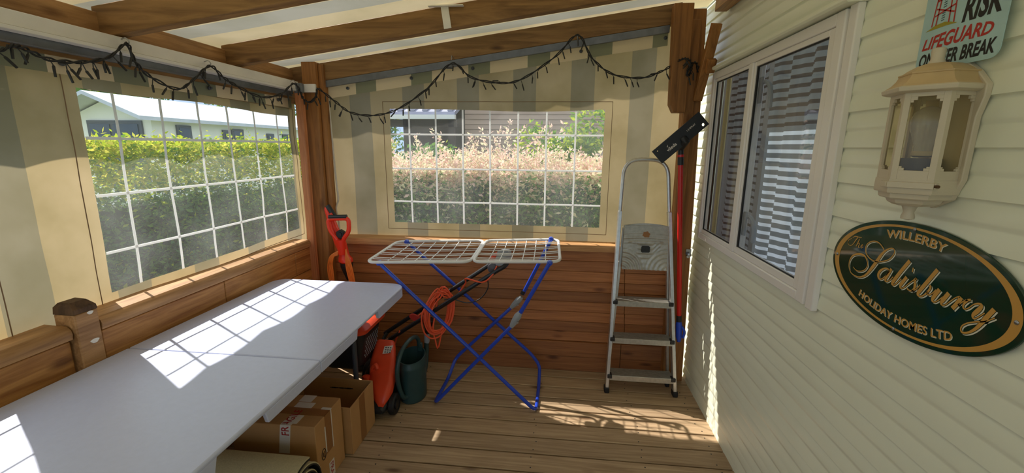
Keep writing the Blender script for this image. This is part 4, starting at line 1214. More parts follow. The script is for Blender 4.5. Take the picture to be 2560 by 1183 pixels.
bs = thing('cardboard_box', 'smaller taped cardboard box marked FRAGILE beside the open box', 'box', (-1.18, 1.635, 0), 'cardboard boxes under the table')
bX0, bX1, bY0, bY1, bZ = -1.37, -.988, 1.528, 1.752, .325
mb = MB(); mb.box(bX0, bX1, bY0, bY1, 0.001, bZ); mb.build('box_body', 'card', bs, bevel=.003)
mb = MB(); mb.box(bX0, bX1 + .001, 1.605, 1.655, bZ - .001, bZ + .0012); mb.box(bX1 - .001, bX1 + .0012, 1.605, 1.655, .14, bZ + .0012)
mb.build('tape_strip', 'tape_brown', bs, smooth=False)
for q in ((bX1 - .001, bX1 + .0016, 1.655, 1.661, .138, bZ), (bX1 - .001, bX1 + .0016, 1.599, 1.605, .15, bZ - .05), (-1.03, bX1 + .001, 1.652, 1.668, bZ - .001, bZ + .0017),
          (-1.16, -1.078, 1.654, 1.695, bZ - .001, bZ + .0015), (-1.137, -1.077, 1.543, 1.600, bZ - .001, bZ + .0018), (-1.165, -1.105, 1.70, 1.752, bZ - .001, bZ + .0013)):
    mb = MB(); mb.box(*q); mb.build('paper_label', 'paper', bs, smooth=False)
mb = MB()
mb.hexa([(-1.160, 1.5265, .19), (-1.112, 1.5265, .19), (-1.112, 1.53, .19), (-1.160, 1.53, .19), (-1.142, 1.5265, bZ), (-1.095, 1.5265, bZ), (-1.095, 1.53, bZ), (-1.142, 1.53, bZ)])
mb.box(-1.142, -1.095, 1.527, 1.56, bZ - .001, bZ + .0013)
mb.build('printed_tape', 'paper', bs, smooth=False)
mb = MB(); mb.box(bX1 - .001, bX1 + .0014, 1.612, 1.655, .003, .082); st_ = mb.build('fragile_sticker', 'paper', bs, smooth=False)
mb = MB(); place_text(mb, 'FRAGILE', lambda x, y: (bX1 + .002, 1.620 + y, .078 - x), size=.036, bold=.0006); mb.build('sticker_lettering', 'red_ink', st_, smooth=False)
mb = MB(); place_text(mb, 'FRAGILE', lambda x, y: (-1.105 - y * 1.15, 1.530 + (x - .05), bZ + .0022) if x > .05 else (-1.105 - y * 1.15, 1.5262, bZ - .05 + x), size=.042, bold=.0006)
mb.build('tape_lettering', 'red_ink', bs, smooth=False)
mb = MB()
mb.tube([(bX1 + .001, 1.578 + .016 * math.cos(t), .158 + .026 * math.sin(t)) for t in np.linspace(0, 6.283, 25)[:-1]], .0016, 5, closed=True)
mb.tube([(bX1 + .001, 1.574, .168), (bX1 + .001, 1.574, .148), (bX1 + .001, 1.580, .142), (bX1 + .001, 1.584, .150), (bX1 + .001, 1.584, .170)], .0014, 5)
mb.build('handling_mark', 'black_ink', bs)

# ============================================================ ROLLED RUG
rg = thing('rolled_rug', 'rolled beige outdoor rug with black backing in front of the boxes', 'rug', (-1.25, 1.375, 0))
mb = MB(); R0 = .14; yc, zc_ = 1.375, .1405
def spiral(x, turns, r0, r1, th, n):
    pts = []
    for i in range(n + 1):
        t = i / n; a = math.radians(70) + t * turns * 2 * math.pi; r = r0 + (r1 - r0) * t
        pts.append((x, yc + r * math.cos(a), zc_ + r * math.sin(a)))
    return pts
n = 150
for (rin, rout, nm, mt) in ((0, .0045, 'backing', 'black'), (.0045, .010, 'pile', 'rug')):
    mb = MB()
    A_ = spiral(-1.53, 4.2, R0 - rout if nm == 'pile' else R0 - rout - .0052, .03, 0, n)
    rings = []
    for i in range(n + 1):
        t = i / n; a = math.radians(70) + t * 4.2 * 2 * math.pi; r = R0 - .0 + (.03 - R0) * t
        ra, rb = (r - .0055, r) if nm == 'pile' else (r - .011, r - .0055)
        xr = -.952 + (0.0 if nm == 'pile' else .004)
        rings.append([(-1.55, yc + ra * math.cos(a), zc_ + ra * math.sin(a)), (xr, yc + ra * math.cos(a), zc_ + ra * math.sin(a)), (xr, yc + rb * math.cos(a), zc_ + rb * math.sin(a)), (-1.55, yc + rb * math.cos(a), zc_ + rb * math.sin(a))])
    mb.loft(rings); mb.build(nm, mt, rg)

# ============================================================ STRING LIGHTS
sl = thing('string_lights', 'unlit black string of fairy lights draped along the eaves and end rafter', 'string lights', (-.8, 2.4, 1.8))
LEFT = [(.10, 1.845), (.30, 1.765), (.50, 1.735), (.72, 1.77), (.86, 1.843), (.93, 1.775), (1.0, 1.725), (1.07, 1.728), (1.11, 1.738), (1.145, 1.745), (1.171, 1.763), (1.204, 1.760), (1.262, 1.742), (1.356, 1.751), (1.453, 1.786), (1.525, 1.845), (1.548, 1.79), (1.60, 1.744), (1.717, 1.712), (1.805, 1.76), (1.909, 1.835), (1.98, 1.80), (2.067, 1.77), (2.236, 1.738), (2.41, 1.772), (2.545, 1.848)]
BACK = [(-1.486, 1.831), (-1.38, 1.753), (-1.281, 1.688), (-1.128, 1.674), (-.973, 1.717), (-.794, 1.833), (-.645, 1.970), (-.526, 1.89), (-.347, 1.858), (-.217, 1.886), (-.034, 2.005), (.085, 2.115), (.17, 1.992), (.287, 1.905), (.445, 1.882), (.553, 1.914), (.626, 1.956)]
p3 = [(-1.575, y, z) for y, z in LEFT] + [(-1.56, 2.585, 1.80), (-1.545, 2.59, 1.76), (-1.515, 2.62, 1.75), (-1.492, 2.64, 1.80)] + [(x, 2.655, z) for x, z in BACK] + [(.645, 2.612, 1.968), (.675, 2.605, 1.975), (.705, 2.61, 1.955), (.712, 2.63, 1.90), (.69, 2.612, 1.89), (.70, 2.61, 1.94), (.745, 2.655, 1.96), (.76, 2.66, 1.91)]
sp3 = spline(p3, 8)
random.seed(21)
mb = MB()
for ph in (0, math.pi):
    mb.tube([(x + .0045 * math.cos(i * .8 + ph), y + .002 * math.sin(i * .8 + ph), z + .0045 * math.sin(i * .8 + ph)) for i, (x, y, z) in enumerate(sp3)], .0032, 6)
mb.build('cable', 'rubber', sl)
dist = 0
nxt = .02
prev = Vector(sp3[0])
for q in sp3[1:]:
    q = Vector(q); dist += (q - prev).length; prev = q
    if dist >= nxt:
        nxt = dist + random.uniform(.028, .062)
        for r_ in range(1 if random.random() < .8 else 2):
            a = random.uniform(-.9, .9) if random.random() < .85 else random.uniform(-2.6, 2.6)
            along = Vector((0, 1, 0)) if q.x < -1.55 else Vector((1, 0, 0))
            out_ = Vector((.25, 0, 0)) if q.x < -1.55 else Vector((0, -.25, 0))
            dr_ = (along * math.sin(a) + Vector((0, 0, -math.cos(a))) + out_ * random.uniform(-.2, 1)).normalized()
            k = (along * random.uniform(-.5, .5) + Vector((0, 0, -.3))).normalized()
            l1, l2 = random.uniform(.012, .028), random.uniform(.028, .042)
            m1 = q + dr_ * l1; m2 = m1 + (dr_ + k * .7).normalized() * l2
            mb = MB(); mb.tube([q, m1 * .999 + q * .001], .0017, 5); mb.tube([m1, m1 + (m2 - m1) * .1, m2], [.0028, .0042, .0036], 6)
            mb.build('bulb', 'black', sl)
mb = MB()
for (x, y, z) in ((-1.592, 1.53, 1.853), (-1.592, 1.909, 1.845), (-1.592, 2.55, 1.853)):
    mb = MB(); mb.tube(spline([(x - .006, y, z + .008), (x + .012, y, z + .012), (x + .02, y + .004, z), (x + .012, y + .004, z - .012)], 5), .0022, 6); mb.build('hook', 'steel', sl)
for x in (-.645, .083):
    mb = MB(); mb.tube(spline([(x, 2.712, roofz(x) - .015 + .02), (x, 2.66, roofz(x) + .012), (x, 2.652, roofz(x) - .005 + .0), (x, 2.662, roofz(x) - .016)], 5), .0022, 6); mb.build('hook', 'steel', sl)

# ============================================================ WALL LANTERN
wl = thing('wall_lantern', 'cream half hexagonal outdoor wall lantern on the siding above the oval sign', 'wall lantern', (.862, 1.085, 1.5))
LX, LY, TH = .812, 1.085, math.radians(-15)
def hexpt(k, s_, z):
    a = math.radians(60 - 60 * k) + TH
    x = LX - s_ * math.cos(a); y = LY + s_ * math.sin(a)
    return (min(x, .8625), y, z)
def hexring(s_, z): return [hexpt(k, s_, z) for k in range(6)]
mb = MB(); mb.prism([(1.012, 1.625), (1.012, 1.60), (1.022, 1.56), (1.022, 1.43), (1.04, 1.385), (1.085, 1.362), (1.13, 1.385), (1.148, 1.43), (1.148, 1.56), (1.158, 1.60), (1.158, 1.625), (1.13, 1.655), (1.085, 1.69), (1.04, 1.655)], 0, .852, .8645)
mb.build('back_plate', 'lantern', wl, bevel=.002)
mb = MB()
S_ = .0725
mb.loft([hexring(.080, 1.612), hexring(.090, 1.616), hexring(.092, 1.624), hexring(.084, 1.628)])
mb.build('eave', 'lantern', wl, bevel=.001, angle=25)
mb = MB()
mb.loft([hexring(.086, 1.627), hexring(.076, 1.634), hexring(.068, 1.644), hexring(.0645, 1.652), hexring(.066, 1.653), hexring(.066, 1.656), hexring(.060, 1.657), hexring(.052, 1.664), hexring(.036, 1.673), hexring(.02, 1.676)])
mb.build('roof', 'lantern_dirty', wl, angle=25)['label'] = 'yellowed flared roof'
mb = MB(); mb.lathe([(.016, 1.672), (.0145, 1.678), (.0115, 1.684), (.0125, 1.70), (.012, 1.706), (.008, 1.708)], (.806, 1.085, 0), n=16); mb.build('top_finial', 'lantern', wl)
mb = MB(); mb.loft([hexring(.074, 1.428), hexring(.0745, 1.412), hexring(.0745, 1.400), hexring(.073, 1.397), hexring(.0655, 1.396), hexring(.064, 1.386), hexring(.060, 1.383), hexring(.050, 1.382), hexring(.046, 1.374), hexring(.036, 1.368), hexring(.016, 1.366)]); mb.build('bowl', 'lantern', wl, angle=25)
mb = MB(); mb.lathe([(.016, 1.368), (.013, 1.362), (.010, 1.352), (.013, 1.342), (.0125, 1.336), (.004, 1.334)], (.808, 1.085, 0), n=16); mb.build('bottom_finial', 'lantern', wl)
fm = MB()
for k in range(6):
    a, b = Vector(hexpt(k, S_, 0)), Vector(hexpt((k + 1) % 6, S_, 0))
    if a.x > .855 and b.x > .855: continue
    c = (a + b) / 2; nrm = Vector((c.x - LX, c.y - LY, 0)).normalized() * .006
    def fb(t0, t1, z0, z1):
        p, q = a.lerp(b, t0), a.lerp(b, t1)
        fm.hexa([(p.x - nrm.x, p.y - nrm.y, z0), (q.x - nrm.x, q.y - nrm.y, z0), (q.x, q.y, z0), (p.x, p.y, z0), (p.x - nrm.x, p.y - nrm.y, z1), (q.x - nrm.x, q.y - nrm.y, z1), (q.x, q.y, z1), (p.x, p.y, z1)])
    fb(0, .15, 1.426, 1.616); fb(.85, 1, 1.426, 1.616); fb(.15, .85, 1.426, 1.448); fb(.15, .85, 1.604, 1.616)
    fb(.15, .28, 1.448, 1.4535); fb(.72, .85, 1.448, 1.4535); fb(.15, .30, 1.597, 1.604); fb(.70, .85, 1.597, 1.604); fb(.15, .22, 1.4535, 1.457); fb(.78, .85, 1.4535, 1.457); fb(.15, .22, 1.592, 1.597); fb(.78, .85, 1.592, 1.597)
fm.build('frame', 'lantern', wl, bevel=.0004)
for k in range(6):
    a, b = Vector(hexpt(k, S_ - .006, 0)), Vector(hexpt((k + 1) % 6, S_ - .006, 0))
    if a.x > .855 and b.x > .855: continue
    mb = MB(); mb.add([(a.x, a.y, 1.44), (b.x, b.y, 1.44), (b.x, b.y, 1.61), (a.x, a.y, 1.61)], [(0, 1, 2, 3)]); mb.build('glass_pane', 'lamp_glass', wl, smooth=False)
mb = MB(); mb.lathe([(.0, 1.588), (.014, 1.584), (.025, 1.574), (.030, 1.558), (.028, 1.538), (.021, 1.515), (.0165, 1.50), (.0165, 1.488)], (.812, 1.085, 0), n=20, cap=False); mb.build('bulb', 'bulb', wl)
mb = MB(); mb.lathe([(.018, 1.490), (.020, 1.486), (.020, 1.480), (.014, 1.476)], (.812, 1.085, 0), n=16); mb.build('lamp_cap', 'lantern', wl)
mb = MB(); mb.lathe([(.036, 1.474), (.036, 1.430)], (.812, 1.085, 0), n=20); mb.build('lamp_holder', 'holder', wl)
mb = MB()
a, b = Vector(hexpt(1, .0775, 0)), Vector(hexpt(2, .0775, 0)); c_ = Vector(hexpt(3, .0775, 0)); e_ = Vector(hexpt(0, .0775, 0))
for p, q in ((a.lerp(e_, .35), a), (a, b), (b, b.lerp(c_, .12))):
    mb.beam((p.x, p.y, 1.4165), (q.x, q.y, 1.4165), .006, .013)
lc = mb.build('clip_band', 'lantern', wl, bevel=.001)
mb = MB(); w_ = b.lerp(c_, .06); mb.lathe([(.0034, -.006), (.0034, .006)], (w_.x - .002, w_.y - .004, 1.4165), n=10, axis=1); mb.build('screw', 'post_dark', lc)

# ============================================================ OVAL SIGN
os_ = thing('oval_sign', 'oval dark green sign with gold script lettering on the cream siding', 'sign', (.86, 1.12, 1.178))
EC, EA, EB = (1.12, 1.178), .288, .142
mb = MB(); mb.prism([(EC[0] + EA * math.cos(t), EC[1] + EB * math.sin(t)) for t in np.linspace(0, 2 * math.pi, 97)[:-1]], 0, .8575, .8638)
plate_ = mb.build('plate', 'sign_green', os_, bevel=.0015)
mb = MB(); n = 120; vs = []
for i in range(n):
    t = 2 * math.pi * i / n
    vs += [(.8571, EC[0] + (EA - .011) * math.cos(t), EC[1] + (EB - .010) * math.sin(t)), (.8571, EC[0] + (EA - .031) * math.cos(t), EC[1] + (EB - .0155) * math.sin(t))]
mb.add(vs, [(2 * i, 2 * i + 1, (2 * i + 3) % (2 * n), (2 * i + 2) % (2 * n)) for i in range(n)])
mb.build('gold_border', 'gold', os_, smooth=False)
SAL = [[(1.3088,1.16,0.2),(1.297,1.1542,0.25),(1.2813,1.1547,0.3),(1.2637,1.1627,0.3),(1.2548,1.176,0.3),(1.2573,1.1888,0.35),(1.2709,1.2018,0.5),(1.2934,1.2021,0.6),(1.317,1.1922,0.5),(1.328,1.1742,0.35),(1.3259,1.1542,0.3),(1.3111,1.14,0.3),(1.2855,1.1375,0.35),(1.2671,1.1431,0.5),(1.251,1.1557,0.7),(1.2355,1.1785,1),(1.2228,1.1999,1),(1.2134,1.2172,0.9),(1.2032,1.2307,0.6),(1.1892,1.2416,0.4),(1.1761,1.2452,0.3),(1.1695,1.2388,0.3),(1.1728,1.2273,0.3),(1.1846,1.2136,0.3),(1.2039,1.2039,0.3),(1.2248,1.1975,0.3),(1.2488,1.1997,0.35),(1.2678,1.2113,0.35),(1.2727,1.2285,0.35),(1.2635,1.242,0.3),(1.2457,1.2497,0.3),(1.2276,1.249,0.3),(1.2118,1.2405,0.3),(1.2043,1.2332,0.3)],[(1.1773,1.1893,0.4),(1.1893,1.1895,0.4),(1.2038,1.179,0.7),(1.2093,1.1662,0.8),(1.2039,1.1566,0.5),(1.1939,1.1593,0.3),(1.1835,1.1711,0.3),(1.1734,1.1877,0.3)],[(1.169,1.1935,0.8),(1.1757,1.178,0.9),(1.1811,1.1663,0.9),(1.1827,1.1585,0.6),(1.1753,1.1576,0.3),(1.1675,1.1641,0.25),(1.1588,1.1758,0.25)],[(1.1181,1.2283,1),(1.1403,1.1919,1),(1.155,1.1653,1),(1.1576,1.1573,0.7),(1.1515,1.1556,0.35),(1.1424,1.1648,0.25),(1.1325,1.1785,0.25)],[(1.1175,1.1874,0.9),(1.1279,1.1685,0.9),(1.1315,1.1594,0.7),(1.1278,1.155,0.35),(1.1192,1.1599,0.25),(1.1094,1.1718,0.25),(1.0979,1.184,0.25),(1.0899,1.1927,0.5)],[(1.1057,1.2092,1.1),(1.1024,1.2091,1.1)],[(1.0889,1.193,0.5),(1.0914,1.1843,0.5),(1.0895,1.1765,0.8),(1.0896,1.1672,0.6),(1.0959,1.1594,0.35),(1.1051,1.1586,0.35),(1.1094,1.1615,0.5)],[(1.0958,1.1591,0.3),(1.0843,1.1664,0.25),(1.0751,1.1812,0.25)],[(1.0384,1.2285,1),(1.0538,1.2011,1),(1.0707,1.1712,1),(1.0764,1.1591,0.8),(1.073,1.1542,0.4),(1.063,1.1577,0.35),(1.0524,1.1701,0.5),(1.0468,1.1827,0.6),(1.0496,1.1881,0.5)],[(1.0542,1.1731,0.3),(1.0516,1.1668,0.3),(1.0462,1.1659,0.25),(1.0395,1.1718,0.25),(1.0313,1.1835,0.3)],[(1.0233,1.187,1),(1.0325,1.1681,1),(1.0355,1.1581,0.7),(1.0318,1.1546,0.35),(1.0241,1.1583,0.25),(1.0113,1.1737,0.25)],[(0.9994,1.1865,1),(1.0089,1.1677,1),(1.012,1.1592,0.7),(1.0088,1.1555,0.35),(1.0018,1.1581,0.25),(0.9917,1.1704,0.25),(0.9811,1.1827,0.25),(0.9725,1.1874,0.4)],[(0.9689,1.1871,0.9),(0.9756,1.1713,1),(0.9838,1.1567,1)],[(0.9733,1.1688,0.3),(0.9637,1.1798,0.25),(0.9551,1.1867,0.4),(0.948,1.1888,0.6)],[(0.9542,1.1866,0.6),(0.9602,1.1762,0.5),(0.9606,1.1686,0.35),(0.9561,1.1662,0.3),(0.9488,1.1714,0.25),(0.9405,1.1818,0.25),(0.9321,1.1871,0.4),(0.9248,1.1869,0.6),(0.9249,1.1805,0.9),(0.9304,1.1704,1),(0.9357,1.1619,0.8),(0.9355,1.1555,0.4),(0.9305,1.1551,0.3),(0.923,1.1629,0.25),(0.9145,1.1735,0.25)],[(0.8981,1.1877,1),(0.9094,1.1653,1),(0.9188,1.1454,0.8),(0.9282,1.1309,0.6),(0.9391,1.1206,0.45),(0.9497,1.1164,0.4),(0.9546,1.121,0.35),(0.9533,1.1299,0.3),(0.9437,1.1398,0.3),(0.9278,1.1492,0.3),(0.9119,1.1563,0.3),(0.9002,1.1651,0.25),(0.8931,1.1719,0.25)]]
THE = [[(1.3348,1.2386,0.5),(1.3465,1.231,0.5),(1.3472,1.2217,0.5),(1.3368,1.2169,0.5),(1.3264,1.2233,0.6),(1.3179,1.2361,0.8),(1.3093,1.2478,0.7)],[(1.3323,1.2405,0.4),(1.3222,1.2472,0.6),(1.3051,1.2483,0.6),(1.2941,1.2496,0.4)],[(1.3024,1.2434,0.8),(1.3119,1.2205,0.8)],[(1.3096,1.223,0.4),(1.3038,1.2318,0.5),(1.2999,1.2301,0.7),(1.3024,1.2207,0.7),(1.2966,1.2204,0.4)],[(1.2911,1.2243,0.4),(1.2847,1.229,0.4),(1.2879,1.2307,0.5),(1.2923,1.2246,0.8),(1.2901,1.2204,0.5),(1.2821,1.2244,0.3)]]
def stroke(mb, pts, wmax, dy=0.0, dz=0.0, grow=0.0, x=.8565, wmin=.0):
    if len(pts) == 2: q = [(pts[0][0] + (pts[1][0] - pts[0][0]) * i / 8, pts[0][1] + (pts[1][1] - pts[0][1]) * i / 8, pts[0][2] + (pts[1][2] - pts[0][2]) * i / 8) for i in range(9)]
    else: q = spline(pts, 6)
    n = len(q); vs = []
    for i, (y, z, w) in enumerate(q):
        a, b = q[max(0, i - 1)], q[min(n - 1, i + 1)]
        ty, tz = b[0] - a[0], b[1] - a[1]; l = math.hypot(ty, tz) or 1e-6
        hw = max(w, .22) * wmax / 2 + grow
        ny_, nz_ = -tz / l * hw, ty / l * hw
        if i in (0, n - 1):
            s_ = -grow if i == 0 else grow
            y += ty / l * s_; z += tz / l * s_
        vs += [(x, y + dy + ny_, z + dz + nz_), (x, y + dy - ny_, z + dz - nz_)]
    mb.add(vs, [(2 * i, 2 * i + 1, 2 * i + 3, 2 * i + 2) for i in range(n - 1)])
def arctext(mb, txt, yc, z0, R, width, height, up, x, dy=0, dz=0, bold=.0, track=1.0):
    vs, fs = text_geo(txt, size=1.0, bold=bold)
    x0 = min(v[0] for v in vs); x1 = max(v[0] for v in vs); h = max(v[1] for v in vs)
    out = []
    for a, b in vs:
        u = (a - x0) / (x1 - x0) * width - width / 2; v = b / h * height
        t = u / R
        if up: out.append((x, yc - (R + v) * math.sin(t) + dy, z0 - R + (R + v) * math.cos(t) + dz))
        else: out.append((x, yc - (R - v) * math.sin(t) + dy, z0 + R - (R - v) * math.cos(t) + dz))
    mb.add(out, fs)
SH = (-.0035, -.0020)
for nm, mt, layer in (('letter_shadow', 'cream_ink', 0), ('letter_outline', 'sign_green', 1), ('lettering', 'gold', 2)):
    mb = MB(); xx = .8572 - .00025 * layer
    dy, dz = SH if layer == 0 else (0, 0)
    g_ = (0.0002, .0012, 0)[layer]
    for s_ in SAL: stroke(mb, s_, .0098, dy, dz, g_, xx)
    if layer == 2:
        for s_ in THE: stroke(mb, s_, .0038, 0, 0, 0, xx)
    if layer != 1:
        dd = (-.0018, -.0012) if layer == 0 else (0, 0)
        arctext(mb, 'WILLERBY', 1.118, 1.2765, .49, .176, .0205, True, xx, *dd, bold=.012)
        arctext(mb, 'HOLIDAY HOMES LTD', 1.1185, 1.0665, .51, .306, .0195, False, xx, *dd, bold=.012)
    mb.build(nm, mt, os_, smooth=False)
for (y, z) in ((1.121, 1.305), (1.386, 1.180), (1.126, 1.048), (.853, 1.179)):
    mb = MB(); mb.lathe([(.0045, .8572), (.0045, .8556), (.003, .8545), (.0, .8543)], (0, y, z), n=12, axis=0, cap=False); mb.build('screw', 'steel', os_)

# ============================================================ TIN SIGN
ts = thing('tin_sign', 'pale blue tin beach sign with red and black lettering above the lantern', 'sign', (.85, 1.10, 1.82))
def rrect(y0, y1, z0, z1, r, n=6):
    o = []
    for (cy, cz, a0) in ((y1 - r, z1 - r, 0), (y0 + r, z1 - r, 90), (y0 + r, z0 + r, 180), (y1 - r, z0 + r, 270)):
        for k in range(n + 1):
            a = math.radians(a0 + 90 * k / n); o.append((cy + r * math.cos(a), cz + r * math.sin(a)))
    return o
mb = MB(); mb.prism(rrect(.999, 1.206, 1.673, 1.985, .020), 0, .8505, .8520); mb.build('tin_plate', 'sky_blue', ts)
mb = MB()
for (y, z) in ((1.19, 1.97), (1.015, 1.97)): mb.lathe([(.005, .8495), (.005, .8640)], (0, y, z), n=10, axis=0)
mb.build('fixing_screw', 'steel', ts)
def tin(txt, y0, z0, width, height, bold, shear, mat, x=.8502, rise=0.0, arch=0.0, slope=0.0):
    vs, fs = text_geo(txt, size=1.0, bold=bold, shear=shear)
    x0 = min(v[0] for v in vs); x1 = max(v[0] for v in vs); h = max(v[1] for v in vs)
    mb = MB(); o = []
    for a, b in vs:
        u = (a - x0) / (x1 - x0)
        o.append((x, y0 - u * width, z0 + slope * u + (b / h) * (height * (1 + arch * 4 * u * (1 - u)))))
    mb.add(o, fs); return mb.build('lettering', mat, ts, smooth=False)
tin('RISK', 1.1005, 1.763, .090, .052, .035, .18, 'black_ink')
tin('LIFEGUARD', 1.1955, 1.7225, .173, .022, .03, .25, 'tin_red', arch=.42)
tin('ON BEER BREAK', 1.1968, 1.6845, .187, .029, .035, .15, 'black_ink')
def poly_yz(mb, pts, x=.8503): mb.add([(x, y, z) for y, z in pts], [tuple(range(len(pts)))])
mb = MB()
def seg_(a, b, w): 
    dy, dz = b[0] - a[0], b[1] - a[1]; l = math.hypot(dy, dz); ny_, nz_ = -dz / l * w / 2, dy / l * w / 2
    poly_yz(mb, [(a[0] + ny_, a[1] + nz_), (b[0] + ny_, b[1] + nz_), (b[0] - ny_, b[1] - nz_), (a[0] - ny_, a[1] - nz_)], .8500)
for a, b in (((1.1792, 1.771), (1.1725, 1.845)), ((1.1681, 1.7715), (1.163, 1.845)), ((1.1343, 1.771), (1.1365, 1.84)), ((1.1208, 1.768), (1.1245, 1.838)), ((1.1728, 1.8078), (1.1242, 1.7905)), ((1.1746, 1.7926), (1.1238, 1.806))): seg_(a, b, .0032)
poly_yz(mb, [(1.174, 1.822), (1.152, 1.826), (1.152, 1.836), (1.174, 1.836)], .8500); poly_yz(mb, [(1.178, 1.838), (1.119, 1.836), (1.119, 1.848), (1.178, 1.850)], .8500)
mb.build('tower_print', 'tin_red', ts, smooth=False)
mb = MB(); poly_yz(mb, [(1.1941, 1.7635), (1.17, 1.7725), (1.1447, 1.7745), (1.128, 1.7705), (1.1105, 1.7645), (1.14, 1.7655)], .8501); mb.build('mound_print', 'tin_olive', ts, smooth=False)
mb = MB()
for z in (1.779, 1.784, 1.789, 1.794, 1.807, 1.812, 1.817, 1.822): seg_((1.1555, z), (1.1475, z + .0015), .0018)
mb.build('ladder_print', 'tin_dark', ts, smooth=False)

# ============================================================ GARDEN OUTSIDE
GZ = -.36
mb = MB(); mb.add([(-40, -12, GZ), (30, -12, GZ), (30, 45, GZ), (-40, 45, GZ)], [(0, 1, 2, 3)])
struct(mb.build('ground', 'grass', smooth=False), 'grass around the porch', 'ground')
def leaves(name, pts, size, mats, weights, parent, spread=0.35, up=0.3, aspect=.45, mask=None):
    n = len(pts); pts = np.asarray(pts, float)
    d = RNG.normal(size=(n, 3)); d[:, 2] = d[:, 2] * .6 + up; d /= np.linalg.norm(d, axis=1)[:, None]
    r = RNG.normal(size=(n, 3)); s_ = np.cross(d, r); s_ /= np.linalg.norm(s_, axis=1)[:, None]
    L = size * RNG.uniform(.6, 1.3, n)[:, None]
    A = pts; B = pts + d * L * .45 + s_ * L * aspect * .5; C = pts + d * L; D = pts + d * L * .45 - s_ * L * aspect * .5
    V = np.stack([A, B, C, D], 1).reshape(-1, 3)
    base = np.array((0.0, 0, 0)); q = parent
    while q is not None: base = base + np.array(q.location); q = q.parent
    V = V - base
    me = bpy.data.meshes.new(name)
    me.vertices.add(4 * n); me.vertices.foreach_set('co', V.astype(np.float32).ravel())
    me.loops.add(4 * n); me.loops.foreach_set('vertex_index', np.arange(4 * n, dtype=np.int32))
    me.polygons.add(n); me.polygons.foreach_set('loop_start', np.arange(0, 4 * n, 4, dtype=np.int32)); me.polygons.foreach_set('loop_total', np.full(n, 4, np.int32))
    for m_ in mats: me.materials.append(MAT[m_])
    if callable(weights): mi = weights(pts)
    else: mi = RNG.choice(len(mats), n, p=weights)
    me.polygons.foreach_set('material_index', mi.astype(np.int32))
    me.update(); me.validate()
    o = bpy.data.objects.new(name, me); COL.objects.link(o); o.parent = parent
    return o
def lumps(x, y, s=1.3): return np.array([noise.noise(Vector((a * s, b * s, 1.3))) for a, b in zip(x, y)])

# hedge beside the porch, lime new growth on top
hd_ = thing('hedge', 'clipped hedge with lime new growth outside the side window', 'hedge', (-3.5, 4.0, GZ))
N_ = 110000
y = RNG.uniform(.2, 7.8, N_); z = GZ + (1.52 - GZ) * RNG.uniform(0, 1, N_) ** .85
x = -2.95 + .10 * lumps(y, z, 2.0) + .18 * lumps(y, z, .7) - np.abs(RNG.normal(0, .14, N_))
zt_ = 1.50 + .06 * lumps(y, y * 0, 2.5)
keep = z < zt_ + .03
pts = np.stack([x, y, z], 1)[keep]
n2 = 7000
y2 = RNG.uniform(.2, 7.8, n2); x2 = RNG.uniform(-3.35, -2.9, n2); z2 = 1.47 + .07 * lumps(x2, y2, 2.2) + RNG.normal(0, .03, n2) + .12 * (RNG.uniform(0, 1, n2) > .93) * RNG.uniform(0, 1, n2)
pts = np.concatenate([pts, np.stack([x2, y2, z2], 1)])
def wl_(p):
    t = p[:, 2] + .10 * lumps(p[:, 1], p[:, 2], 3.0) + RNG.normal(0, .05, len(p)) - .03 * np.maximum(p[:, 1] - 4.5, 0)
    u = RNG.uniform(0, 1, len(p))
    return np.where(t > 1.13, np.where(u < .5, 0, np.where(u < .85, 1, 2)), np.where(u < .5, 3, np.where(u < .94, 2, 0)))
leaves('foliage', pts, .046, ['leaf_lime', 'leaf_yellow', 'leaf_green', 'leaf_dark'], wl_, hd_)
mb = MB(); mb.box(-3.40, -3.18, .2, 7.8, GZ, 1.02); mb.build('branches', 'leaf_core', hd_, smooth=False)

# variegated hedge past the end of the porch
h2 = thing('hedge', 'pink and cream variegated hedge with feathery shoots outside the end window', 'hedge', (-.5, 4.6, GZ))
N_ = 40000
x = RNG.uniform(-2.3, 2.4, N_); z = GZ + (1.25 - GZ) * RNG.uniform(0, 1, N_) ** .9
y = 4.35 + .12 * lumps(x, z, 2.2) + .15 * lumps(x, z, .8) + np.abs(RNG.normal(0, .10, N_))
p1 = np.stack([x, y, z], 1)
sh = []
for k in range(620):
    sx, sy = RNG.uniform(-2.2, 2.2), RNG.uniform(4.3, 5.1)
    hh = RNG.uniform(.06, .22) * (1.9 if RNG.uniform() > .84 else 1) * (1.0 + .35 * math.exp(-((sx + .5) / .7) ** 2))
    ln = RNG.normal(0, .10, 2)
    m_ = int(26 + hh * 120)
    t = RNG.uniform(-.5, 1, m_)
    sh.append(np.stack([sx + ln[0] * t * hh / .2 + RNG.normal(0, .012, m_), sy + ln[1] * t + RNG.normal(0, .012, m_), 1.20 + hh * t], 1))
sh = np.concatenate(sh)
def w1(p):
    u = RNG.uniform(0, 1, len(p)); t = p[:, 2] + RNG.normal(0, .08, len(p)) + .12 * lumps(p[:, 0], p[:, 2], 3)
    return np.where(t > 1.02, np.where(u < .55, 2, np.where(u < .75, 3, 0)), np.where(u < .50, 0, np.where(u < .81, 1, np.where(u < .985, 2, 3))))
leaves('foliage', p1, .058, ['leaf_green', 'leaf_dark', 'leaf_cream', 'leaf_pink'], w1, h2)
leaves('shoots', sh, .042, ['leaf_pink', 'leaf_cream'], [.55, .45], h2, up=.9)
mb = MB(); mb.box(-2.3, 2.4, 4.55, 5.2, GZ, 1.12); mb.build('branches', 'leaf_core', h2, smooth=False)

